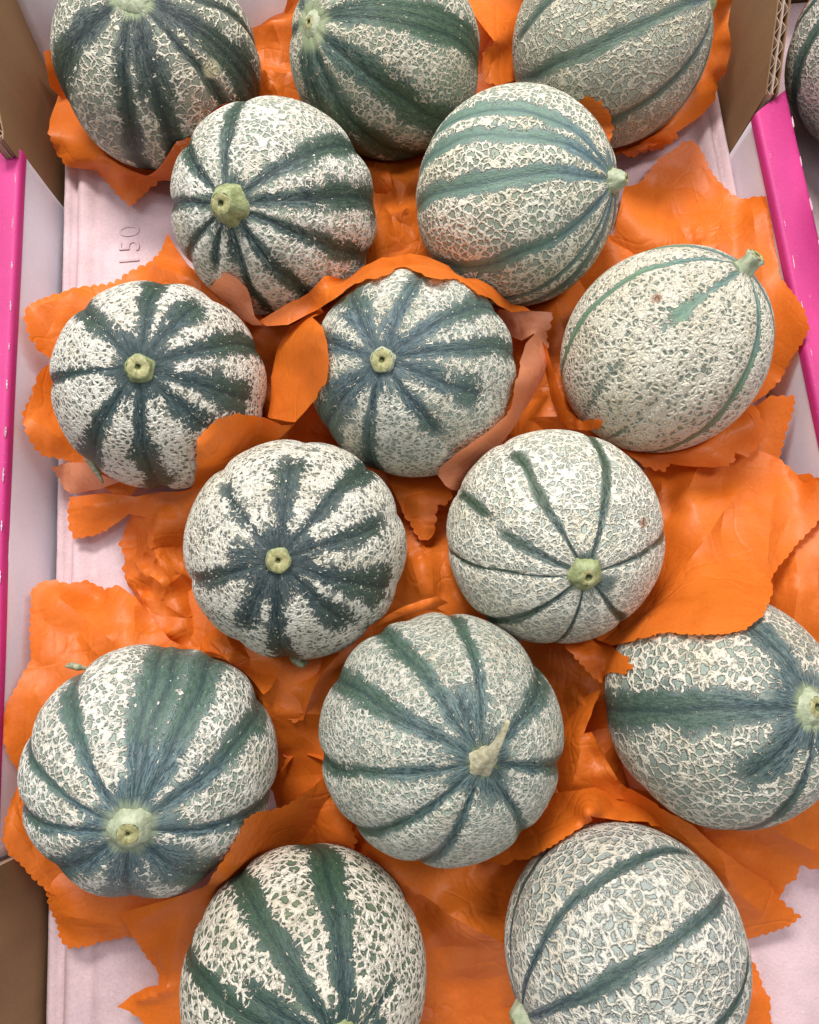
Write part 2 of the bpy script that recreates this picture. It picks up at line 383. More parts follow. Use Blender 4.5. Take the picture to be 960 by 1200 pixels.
# ------------------------------------------------------------------ data (metres)
MELON_DATA = {
    1: {'c': [-0.1141, 0.3242, 0.0443], 'a': 0.0534, 'e': 0.941, 'ax': [0.075, -0.143, 0.987], 'st': [[-1.835, 0.976, 0.103, 9.0, 1.0, 0.0], [-1.405, 0.968, 0.095, 9.0, 1.0, 0.0], [-1.423, 0.442, 0.136, 0.907, 1.0, 0.0], [-0.347, 0.757, 0.196, 9.0, 1.0, 0.0], [-0.233, 1.328, 0.109, 9.0, 1.0, 0.0], [-0.755, 1.055, 0.073, 9.0, 1.0, 0.0], [-2.765, 0.702, 0.169, 9.0, 1.0, 0.0], [-2.689, 1.225, 0.122, 9.0, 1.0, 0.0], [0.184, 1.086, 0.057, 9.0, 1.0, 0.0]]},
    2: {'c': [0.0073, 0.3172, 0.0449], 'a': 0.0492, 'e': 1.07, 'ax': [-0.696, -0.195, 0.691], 'st': [[-0.303, 0.591, 0.089, 9.0, 1.0, 0.0], [-0.414, 1.466, 0.126, 9.0, 1.0, 0.0], [-1.128, 0.874, 0.167, 9.0, 1.0, 0.0], [-2.219, 0.375, 0.146, 9.0, 1.0, 0.0], [-1.766, 0.791, 0.148, 9.0, 1.0, 0.0], [-0.227, 0.838, 0.048, 9.0, 1.0, 0.0], [1.919, 1.4, 0.12, 9.0, 1.0, 0.0], [2.634, 1.4, 0.12, 9.0, 1.0, 0.0]]},
    3: {'c': [0.1265, 0.3149, 0.0458], 'a': 0.0518, 'e': 0.995, 'ax': [0.877, -0.021, 0.48], 'st': [[-2.458, 1.31, 0.077, 9.0, 1.0, 0.0], [-1.725, 1.232, 0.053, 9.0, 1.0, 0.0], [-3.038, 2.447, 0.043, 9.0, 1.0, 0.0], [-3.008, 2.05, 0.037, 9.0, 1.0, 0.0], [-1.015, 1.4, 0.12, 9.0, 1.0, 0.0], [-0.305, 1.4, 0.12, 9.0, 1.0, 0.0], [0.405, 1.4, 0.12, 9.0, 1.0, 0.0], [1.115, 1.4, 0.12, 9.0, 1.0, 0.0], [1.825, 1.4, 0.12, 9.0, 1.0, 0.0], [2.535, 1.4, 0.12, 9.0, 1.0, 0.0]]},
    4: {'c': [-0.0553, 0.2305, 0.0454], 'a': 0.052, 'e': 0.984, 'ax': [-0.27, -0.473, 0.839], 'st': [[1.477, 0.543, 0.066, 9.0, 1.0, 0.0], [0.38, 0.972, 0.104, 9.0, 1.0, 0.0], [-0.133, 0.745, 0.125, 9.0, 1.0, 0.0], [-0.638, 0.896, 0.084, 9.0, 1.0, 0.0], [-1.246, 0.507, 0.068, 9.0, 1.0, 0.0], [-1.909, 0.332, 0.049, 0.53, 1.0, 0.0], [-1.774, 0.635, 0.046, 9.0, 1.0, 0.0], [-2.344, 0.5, 0.046, 0.708, 1.0, 0.0], [-2.813, 0.641, 0.051, 9.0, 1.0, 0.0], [2.838, 0.522, 0.057, 9.0, 1.0, 0.0], [2.17, 0.536, 0.074, 9.0, 1.0, 0.0]]},
    5: {'c': [0.0665, 0.2261, 0.0455], 'a': 0.0518, 'e': 0.983, 'ax': [0.806, -0.246, 0.538], 'st': [[-2.813, 1.185, 0.087, 9.0, 1.0, 0.0], [3.043, 1.257, 0.087, 9.0, 1.0, 0.0], [2.753, 1.323, 0.066, 9.0, 1.0, 0.0], [2.737, 0.568, 0.059, 9.0, 1.0, 0.0], [-2.069, 1.131, 0.076, 9.0, 1.0, 0.0], [-1.271, 0.604, 0.056, 9.0, 1.0, 0.0], [-1.545, 1.144, 0.04, 9.0, 1.0, 0.0], [-0.603, 1.4, 0.12, 9.0, 1.0, 0.0], [0.065, 1.4, 0.12, 9.0, 1.0, 0.0], [0.733, 1.4, 0.12, 9.0, 1.0, 0.0], [1.401, 1.4, 0.12, 9.0, 1.0, 0.0]]},
    6: {'c': [-0.1148, 0.142, 0.0427], 'a': 0.0503, 'e': 0.967, 'ax': [0.127, -0.216, 0.968], 'st': [[1.454, 0.631, 0.088, 9.0, 1.0, 0.0], [2.288, 0.56, 0.073, 9.0, 1.0, 0.0], [3.129, 0.546, 0.033, 9.0, 1.0, 0.0], [-2.308, 0.593, 0.073, 9.0, 1.0, 0.0], [-1.635, 0.525, 0.073, 9.0, 1.0, 0.0], [-0.799, 0.483, 0.081, 0.8, 1.0, 0.0], [-0.244, 0.551, 0.111, 1.166, 1.0, 0.0], [0.357, 0.703, 0.09, 9.0, 1.0, 0.0], [0.975, 0.632, 0.096, 0.962, 1.0, 0.0]]},
    7: {'c': [0.0069, 0.138, 0.0427], 'a': 0.0501, 'e': 0.969, 'ax': [-0.272, -0.229, 0.934], 'st': [[1.152, 0.536, 0.073, 9.0, 1.0, 0.0], [0.483, 0.688, 0.094, 9.0, 1.0, 0.0], [0.027, 0.692, 0.087, 9.0, 1.0, 0.0], [-0.489, 0.617, 0.123, 1.014, 1.0, 0.0], [-1.131, 0.523, 0.087, 0.843, 1.0, 0.0], [-2.041, 0.634, 0.067, 9.0, 1.0, 0.0], [-2.672, 0.51, 0.164, 9.0, 1.0, 0.0], [2.634, 0.57, 0.098, 9.0, 1.0, 0.0], [1.967, 0.483, 0.125, 9.0, 1.0, 0.0]]},
    8: {'c': [0.1287, 0.1388, 0.0437], 'a': 0.0474, 'e': 1.08, 'ax': [0.51, 0.377, 0.773], 'st': [[2.833, 0.991, 0.043, 9.0, 1.0, 0.0], [-2.686, 0.572, 0.057, 1.065, 0.8, 0.0], [-2.724, 1.725, 0.052, 9.0, 0.45, 1.45], [-1.583, 0.95, 0.046, 9.0, 1.0, 0.0], [-2.072, 1.219, 0.046, 1.27, 0.4, 1.05], [-2.208, 2.17, 0.038, 9.0, 0.6, 1.9], [-0.847, 1.4, 0.12, 9.0, 1.0, 0.0], [-0.111, 1.4, 0.12, 9.0, 1.0, 0.0], [0.625, 1.4, 0.12, 9.0, 1.0, 0.0], [1.361, 1.4, 0.12, 9.0, 1.0, 0.0], [2.097, 1.4, 0.12, 9.0, 1.0, 0.0]]},
    9: {'c': [-0.0529, 0.057, 0.0432], 'a': 0.0506, 'e': 0.971, 'ax': [-0.007, -0.249, 0.969], 'st': [[1.415, 0.528, 0.088, 0.98, 1.0, 0.0], [0.779, 0.719, 0.062, 1.592, 1.0, 0.0], [0.235, 0.687, 0.069, 1.043, 1.0, 0.0], [-0.427, 0.692, 0.111, 1.191, 1.0, 0.0], [-0.914, 0.614, 0.083, 0.938, 1.0, 0.0], [-1.722, 0.502, 0.061, 9.0, 1.0, 0.0], [-2.213, 0.419, 0.081, 0.796, 1.0, 0.0], [-2.957, 0.435, 0.047, 0.986, 1.0, 0.0], [2.218, 0.464, 0.047, 0.956, 0.75, 0.0]]},
    10: {'c': [0.065, 0.0532, 0.0425], 'a': 0.0494, 'e': 0.977, 'ax': [0.067, -0.484, 0.872], 'st': [[2.032, 0.757, 0.045, 1.417, 1.0, 0.0], [1.229, 0.708, 0.045, 9.0, 1.0, 0.0], [2.621, 1.125, 0.047, 1.626, 1.0, 0.95], [2.697, 0.471, 0.048, 0.828, 0.9, 0.0], [-3.104, 0.955, 0.022, 9.0, 1.0, 0.0], [-2.384, 0.569, 0.043, 9.0, 1.0, 0.0], [-1.687, 0.587, 0.018, 9.0, 1.0, 0.0], [-0.916, 0.514, 0.032, 1.004, 1.0, 0.0], [0.145, 0.526, 0.028, 9.0, 1.0, 0.0]]},
    11: {'c': [-0.119, -0.033, 0.0457], 'a': 0.0526, 'e': 0.98, 'ax': [0.157, -0.328, 0.932], 'st': [[1.456, 0.727, 0.098, 9.0, 1.0, 0.0], [1.041, 0.793, 0.124, 9.0, 1.0, 0.0], [1.324, 0.926, 0.126, 9.0, 0.85, 0.0], [2.142, 0.662, 0.06, 9.0, 1.0, 0.0], [2.706, 0.727, 0.042, 9.0, 1.0, 0.0], [-3.093, 0.488, 0.048, 9.0, 1.0, 0.0], [-2.51, 0.506, 0.12, 9.0, 0.9, 0.0], [-1.736, 0.448, 0.151, 9.0, 0.9, 0.0], [-0.996, 0.425, 0.134, 9.0, 0.9, 0.0], [-0.281, 0.649, 0.056, 9.0, 1.0, 0.0], [0.468, 0.741, 0.1, 9.0, 1.0, 0.0]]},
    12: {'c': [0.0058, -0.0296, 0.0455], 'a': 0.0528, 'e': 0.972, 'ax': [0.264, -0.133, 0.955], 'st': [[1.437, 0.758, 0.057, 9.0, 1.0, 0.0], [2.058, 0.816, 0.068, 9.0, 1.0, 0.0], [2.594, 0.942, 0.105, 9.0, 1.0, 0.0], [-3.022, 0.8, 0.066, 9.0, 1.0, 0.0], [-2.448, 0.679, 0.048, 9.0, 1.0, 0.0], [-1.91, 0.448, 0.039, 9.0, 1.0, 0.0], [-0.97, 0.481, 0.04, 9.0, 1.0, 0.0], [-0.262, 0.423, 0.055, 9.0, 1.0, 0.0], [0.585, 0.71, 0.109, 9.0, 1.0, 0.0], [1.803, 0.332, 0.162, 0.576, 0.9, 0.0]]},
    13: {'c': [0.1289, -0.0284, 0.0424], 'a': 0.05, 'e': 0.962, 'ax': [0.385, 0.019, 0.923], 'st': [[3.067, 0.95, 0.125, 9.0, 1.0, 0.0], [1.843, 0.534, 0.1, 9.0, 1.0, 0.0], [-2.394, 0.523, 0.115, 0.822, 1.0, 0.0], [-1.729, 0.62, 0.045, 9.0, 1.0, 0.0], [-0.3, 1.4, 0.12, 9.0, 1.0, 0.0], [0.414, 1.4, 0.12, 9.0, 1.0, 0.0]]},
    14: {'c': [-0.0579, -0.1205, 0.043], 'a': 0.0499, 'e': 0.979, 'ax': [0.399, -0.154, 0.904], 'st': [[1.459, 0.764, 0.102, 9.0, 1.0, 0.0], [2.127, 0.792, 0.08, 9.0, 1.0, 0.0], [2.79, 1.334, 0.07, 9.0, 1.0, 0.0], [2.597, 0.717, 0.09, 0.829, 1.0, 0.0], [0.496, 0.499, 0.038, 0.621, 0.7, 0.0]]},
    15: {'c': [0.0734, -0.1205, 0.0422], 'a': 0.0481, 'e': 1.02, 'ax': [-0.91, -0.346, 0.23], 'st': [[0.985, 1.184, 0.047, 9.0, 1.0, 0.0], [0.354, 1.443, 0.063, 9.0, 1.0, 0.0], [1.723, 0.637, 0.029, 9.0, 1.0, 0.0], [-0.32, 1.747, 0.044, 9.0, 1.0, 0.0], [2.43, 1.4, 0.12, 9.0, 1.0, 0.0], [3.136, 1.4, 0.12, 9.0, 1.0, 0.0], [3.843, 1.4, 0.12, 9.0, 1.0, 0.0], [4.55, 1.4, 0.12, 9.0, 1.0, 0.0], [5.256, 1.4, 0.12, 9.0, 1.0, 0.0]]},
    16: {'c': [0.2715, 0.2960, 0.0480], 'a': 0.0500, 'e': 0.97, 'ax': [-0.42, 0.30, 0.85], 'st': [[0.3+0.62*i, 0.9, 0.075, 9.0, 1.0, 0.0] for i in range(10)]},
    17: {'c': [0.2705, 0.1995, 0.0470], 'a': 0.0490, 'e': 0.97, 'ax': [-0.1, -0.45, 0.88], 'st': [[0.6+0.62*i, 0.9, 0.06, 9.0, 1.0, 0.0] for i in range(10)]},
}



# ------------------------------------------------------------------ box and tray
def grid_panel(name, P, nu, nv, mat, parent, thick=0.0):
    """sheet from a function P(u, v) with a real thickness"""
    vs = [P(i / nu, j / nv) for j in range(nv + 1) for i in range(nu + 1)]
    fs = [(j * (nu + 1) + i, j * (nu + 1) + i + 1, (j + 1) * (nu + 1) + i + 1, (j + 1) * (nu + 1) + i) for j in range(nv) for i in range(nu)]
    o = mesh_obj(name, vs, fs, mat, parent)
    if thick:
        md = o.modifiers.new('thickness', 'SOLIDIFY')
        md.thickness = thick
        md.offset = 0
    return o


def prism(name, prof, y0, y1, n, mat, parent, wob=0.0, y1b=None, smooth=True, bow=0.0):
    """open profile (x, z) swept along y, with a little sag"""
    vs, fs = [], []
    k = len(prof)
    for j in range(n + 1):
        t = j / n
        for i, (x, z) in enumerate(prof):
            ye = y1 + (0 if y1b is None else (y1b - y1) * (x - prof[0][0]) / (prof[-1][0] - prof[0][0]))
            y = y0 + (ye - y0) * t
            d = wob * mnoise.noise((x * 9, y * 14, z * 9)) + bow * max(0.0, min(1.0, (0.29 - y) / 0.15))
            vs.append((x + d, y, z + d * 0.2))
    for j in range(n):
        for i in range(k - 1):
            a = j * k + i
            fs.append((a, a + 1, a + k + 1, a + k))
    return mesh_obj(name, vs, fs, mat, parent, smooth)


def corrugated(parent, x0, y0, y1, ztop, side):
    """double wall board standing along y: three liners and two flutings"""
    step = 0.0031
    for i in range(3):
        xx = x0 + side * step * i
        n = 24
        vs, fs = [], []
        for j in range(n + 1):
            y = y0 + (y1 - y0) * j / n
            for dx in (-0.00035, 0.00035):
                for z in (-0.03, ztop(y)):
                    vs.append((xx + dx, y, z + 0.0002 * mnoise.noise((y * 300, i, dx * 1e4))))
        for j in range(n):
            a, b = j * 4, j * 4 + 4
            fs += [(a, a + 1, b + 1, b), (a + 2, b + 2, b + 3, a + 3), (a + 1, a + 3, b + 3, b + 1)]
        fs += [(0, 2, 3, 1), (n * 4, n * 4 + 1, n * 4 + 3, n * 4 + 2)]
        mesh_obj('liner', vs, fs, M_KRAFT if i != 1 else M_KRAFT_PALE, parent, False)
    for i in range(2):
        n = int(abs(y1 - y0) / 0.00035)
        vs, fs = [], []
        for j in range(n + 1):
            y = y0 + (y1 - y0) * j / n
            xm = x0 + side * step * (i + 0.5)
            ph = 2 * math.pi * y / 0.0062 + 0.5 * mnoise.noise((y * 60, i, 2)) + i * 1.3
            dx = 0.00115 * math.sin(ph)
            zt = ztop(y) - 0.0006 + 0.0006 * mnoise.noise((y * 200, i, 3))
            for s in (-0.0002, 0.0002):
                vs += [(xm + dx + s, y, -0.03), (xm + dx + s, y, zt)]
        for j in range(n):
            a, b = j * 4, j * 4 + 4
            fs += [(a, a + 1, b + 1, b), (a + 2, b + 2, b + 3, a + 3), (a + 1, a + 3, b + 3, b + 1)]
        mesh_obj('fluting', vs, fs, M_KRAFT_PALE, parent, False)


def rim_profile(xi, xo, zt):
    r = 0.0025
    s = 1 if xo > xi else -1
    p = [(xi, zt - 0.006)]
    for k in range(5):
        a = math.pi / 2 * k / 4
        p.append((xi + s * r * (1 - math.cos(a)), zt - r + r * math.sin(a)))
    for k in range(5):
        a = math.pi / 2 * (1 - k / 4)
        p.append((xo - s * r * (1 - math.cos(a)), zt - r + r * math.sin(a)))
    p += [(xo, zt - 0.02), (xo, -0.03)]
    return p


def build_box():
    box = empty('cardboard_box', (0, 0.05, -0.03), "open brown cardboard fruit box with white inside walls and a bright pink folded rim", 'box')
    box.location = (0, 0, 0)
    mesh_obj('base_panel', [(-0.213, -0.28, -0.03), (0.222, -0.28, -0.03), (0.222, 0.388, -0.03), (-0.213, 0.388, -0.03),
                            (-0.213, -0.28, -0.034), (0.222, -0.28, -0.034), (0.222, 0.388, -0.034), (-0.213, 0.388, -0.034)],
             [(0, 1, 2, 3), (7, 6, 5, 4), (0, 4, 5, 1), (1, 5, 6, 2), (2, 6, 7, 3), (3, 7, 4, 0)], M_KRAFT, box, False)

    def wl(u, v):
        y = -0.069 + u * 0.357
        z = -0.028 + v * 0.0615
        x = -0.1926 - (0.0019 + 0.0019 * max(0.0, min(1.0, (0.29 - y) / 0.15))) * v + (1 - v) * 0.0009 * mnoise.noise((y * 22, z * 20, 1)) + (1 - v) * 0.0004 * mnoise.noise((y * 160, z * 30, 4))
        return (x, y - (0.004 * (1 - v) if u > 0.99 else 0), z)
    grid_panel('inner_wall', wl, 80, 12, M_WHITE, box, 0.0016)

    def wr(u, v):
        y = -0.12 + u * (0.395 + 0.007 * (1 - v))
        z = -0.028 + v * 0.0615
        sl = 0.2020 + 0.0055 * max(0.0, min(1.0, (y - 0.12) / 0.16))
        x = sl * (1 - v) + 0.2036 * v + (1 - v) * 0.0009 * mnoise.noise((y * 22, z * 20, 7)) + (1 - v) * 0.0004 * mnoise.noise((y * 160, z * 30, 9))
        return (x, y, z)
    grid_panel('inner_wall', wr, 80, 12, M_WHITE, box, 0.0016)
    prism('folded_rim', rim_profile(-0.1932, -0.2140, 0.0355), -0.0700, 0.2885, 60, M_PINK, box, 0.0005, 0.296, True, -0.0019)
    prism('folded_rim', rim_profile(0.2021, 0.2215, 0.0355), -0.12, 0.2740, 60, M_PINK, box, 0.0005, 0.2875)
    # brown corner panels
    corrugated(box, 0.2068, 0.2812, 0.388, lambda y: min(0.083, 0.0400 + max(0, y - 0.2812) * 0.80), 1)
    corrugated(box, -0.1945, 0.2830, 0.388, lambda y: 0.0500 + max(0, min(1, (y - 0.288) / 0.06)) * 0.030, -1)
    corrugated(box, -0.1915, -0.28, -0.0710, lambda y: 0.0500 + max(0, min(1, (-0.075 - y) / 0.06)) * 0.030, -1)
    corrugated(box, 0.2066, -0.28, -0.122, lambda y: 0.0500 + max(0, min(1, (-0.13 - y) / 0.06)) * 0.030, 1)

    def we(u, v):
        x = -0.196 + u * 0.402
        z = -0.028 + v * 0.112
        y = 0.3620 + 0.37 * z + 0.0015 * mnoise.noise((x * 20, z * 30, 2)) + 0.0008 * mnoise.noise((x * 80, z * 70, 5))
        return (x, y, z)
    grid_panel('end_wall', we, 60, 20, M_WHITE, box, 0.002)

    def wn(u, v):
        x = -0.196 + u * 0.402
        return (x, -0.279, -0.028 + v * 0.10)
    grid_panel('end_wall', wn, 20, 4, M_WHITE, box, 0.002)
    # torn cuts along both edges of each pink rim
    rnd = random.Random(4)
    bm = bmesh.new()
    for k in range(7):
        y = -0.0032 + 0.0064 * k / 6
        w = 0.00022 * math.sin(math.pi * (k + 0.3) / 6.6) * (1 + 0.5 * math.sin(k * 2.7)) + 0.00006
        zz = 0.0005 + 0.0007 * abs(math.sin(k * 1.9))
        bm.verts.new((-w, y, 0)); bm.verts.new((w * 0.3, y, zz)); bm.verts.new((w, y, 0))
    bm.verts.ensure_lookup_table()
    for k in range(6):
        for i in range(2):
            a = k * 3 + i
            bm.faces.new([bm.verts[a], bm.verts[a + 1], bm.verts[a + 4], bm.verts[a + 3]])
    tm = bpy.data.meshes.new('cut_tab')
    bm.to_mesh(tm)
    bm.free()
    tm.materials.append(M_TEAR)
    for xs, y0, y1, dy in ((0.2052, -0.11, 0.26, 0.0225), (0.2203, -0.11, 0.272, 0.0235), (-0.1958, -0.06, 0.275, 0.0235)):
        y = y0
        while y < y1:
            t = bpy.data.objects.new('cut_tab', tm)
            COL.objects.link(t)
            t.parent = box
            t.location = (xs + rnd.uniform(-.0004, .0004), y + rnd.uniform(-.003, .003), 0.0351)
            t.rotation_euler = (0, 0, rnd.uniform(-0.05, 0.05))
            t.scale = (rnd.uniform(0.7, 1.4), rnd.uniform(0.55, 1.15), rnd.uniform(0.4, 1.2))
            y += dy
    return box


def slab(name, x0, x1, y0, y1, z0, z1, mat, parent):
    v = [(x, y, z) for z in (z0, z1) for y in (y0, y1) for x in (x0, x1)]
    return mesh_obj(name, v, [(0, 2, 3, 1), (4, 5, 7, 6), (0, 1, 5, 4), (2, 6, 7, 3), (0, 4, 6, 2), (1, 3, 7, 5)], mat, parent, False)


def build_next_box():
    b = empty('cardboard_box', (0, 0, 0), "neighbouring fruit box whose edge shows at the far right behind the pink rim", 'box')
    slab('base_panel', 0.2250, 0.62, -0.28, 0.388, -0.0340, -0.0300, M_KRAFT, b)
    slab('side_panel', 0.2250, 0.2285, -0.28, 0.388, -0.0299, 0.012, M_KRAFT, b)
    slab('side_panel', 0.6165, 0.62, -0.28, 0.388, -0.0299, 0.05, M_KRAFT, b)
    slab('end_panel', 0.2286, 0.6164, 0.3845, 0.388, -0.0299, 0.07, M_KRAFT, b)
    slab('end_panel', 0.2286, 0.6164, -0.28, -0.2765, -0.0299, 0.07, M_KRAFT, b)
    slab('moulded_sheet', 0.2310, 0.614, -0.27, 0.38, -0.0060, -0.0030, M_TRAY, b)
    return b


MEL = []


def tray_right(y):
    return 0.1990 + 0.0060 * max(0.0, min(1.0, (y - 0.12) / 0.13))


def tray_height(x, y):
    xl, xr = -0.1888, tray_right(y)
    z = 0.0
    for dx in (x - xl, (xr - x) * 1.1):
        # lip, groove, ridge
        z += -0.0046 * math.exp(-((dx - 0.0078) / 0.0020) ** 2)
        z += 0.0018 * math.exp(-((dx - 0.0135) / 0.0035) ** 2)
        z += -0.0020 * math.exp(-((dx - 0.0215) / 0.0030) ** 2)
        z += -0.010 * max(0.0, 1 - dx / 0.0025) ** 2 if dx < 0.0025 else 0
    dy = 0.351 - y
    z += -0.010 * max(0.0, 1 - dy / 0.003) ** 2 - 0.002 * math.exp(-((dy - 0.009) / 0.002) ** 2)
    for c, a in MEL:
        d = math.hypot(x - c[0], y - c[1])
        if d < 0.05:
            t = d / 0.046
            z -= 0.0115 * max(0, 1 - t * t) ** 0.8
    z += 0.0005 * mnoise.noise((x * 30, y * 30, 0)) + 0.0003 * mnoise.noise((x * 120, y * 120, 3))
    return z


def build_tray():
    tray = empty('fruit_tray', (0, 0, 0), "pale pink moulded pulp tray lying in the box under the orange paper", 'tray')
    xl, y0, y1 = -0.1888, -0.27, 0.351
    nx, ny = 210, 300
    vs = []
    for j in range(ny + 1):
        y = y0 + (y1 - y0) * j / ny
        for i in range(nx + 1):
            x = xl + (tray_right(y) - xl) * i / nx
            x2 = x
            if i in (0, nx):
                x2 += 0.0006 * mnoise.noise((y * 90, i, 1))
            # rounded far corners
            k = max(0.0, (y - (y1 - 0.02)) / 0.02)
            x2 = x2 * (1 - 0.02 * k * k)
            vs.append((x2, y, tray_height(x, y)))
    fs = [(j * (nx + 1) + i, j * (nx + 1) + i + 1, (j + 1) * (nx + 1) + i + 1, (j + 1) * (nx + 1) + i) for j in range(ny) for i in range(nx)]
    o = mesh_obj('moulded_sheet', vs, fs, M_TRAY, tray)
    md = o.modifiers.new('thickness', 'SOLIDIFY')
    md.thickness = 0.0022
    md.offset = -1
    cu = bpy.data.curves.new('number', 'FONT')
    cu.body = "150"
    cu.size = 0.0172
    cu.extrude = 0.00004
    cu.bevel_depth = 0.00022
    cu.bevel_resolution = 2
    cu.space_character = 1.1
    cu.resolution_u = 4
    cu.offset = -0.0003
    t = bpy.data.objects.new('tmp', cu)
    COL.objects.link(t)
    bpy.context.view_layer.update()
    me = bpy.data.meshes.new_from_object(t.evaluated_get(bpy.context.evaluated_depsgraph_get()))
    bpy.data.objects.remove(t)
    me.materials.clear()
    me.materials.append(M_TRAY)
    e = bpy.data.objects.new('embossed_number', me)
    COL.objects.link(e)
    e.parent = tray
    e.location = (-0.1425, 0.2350, 0.0003)
    e.rotation_euler = (0, 0, math.pi / 2)
    return tray


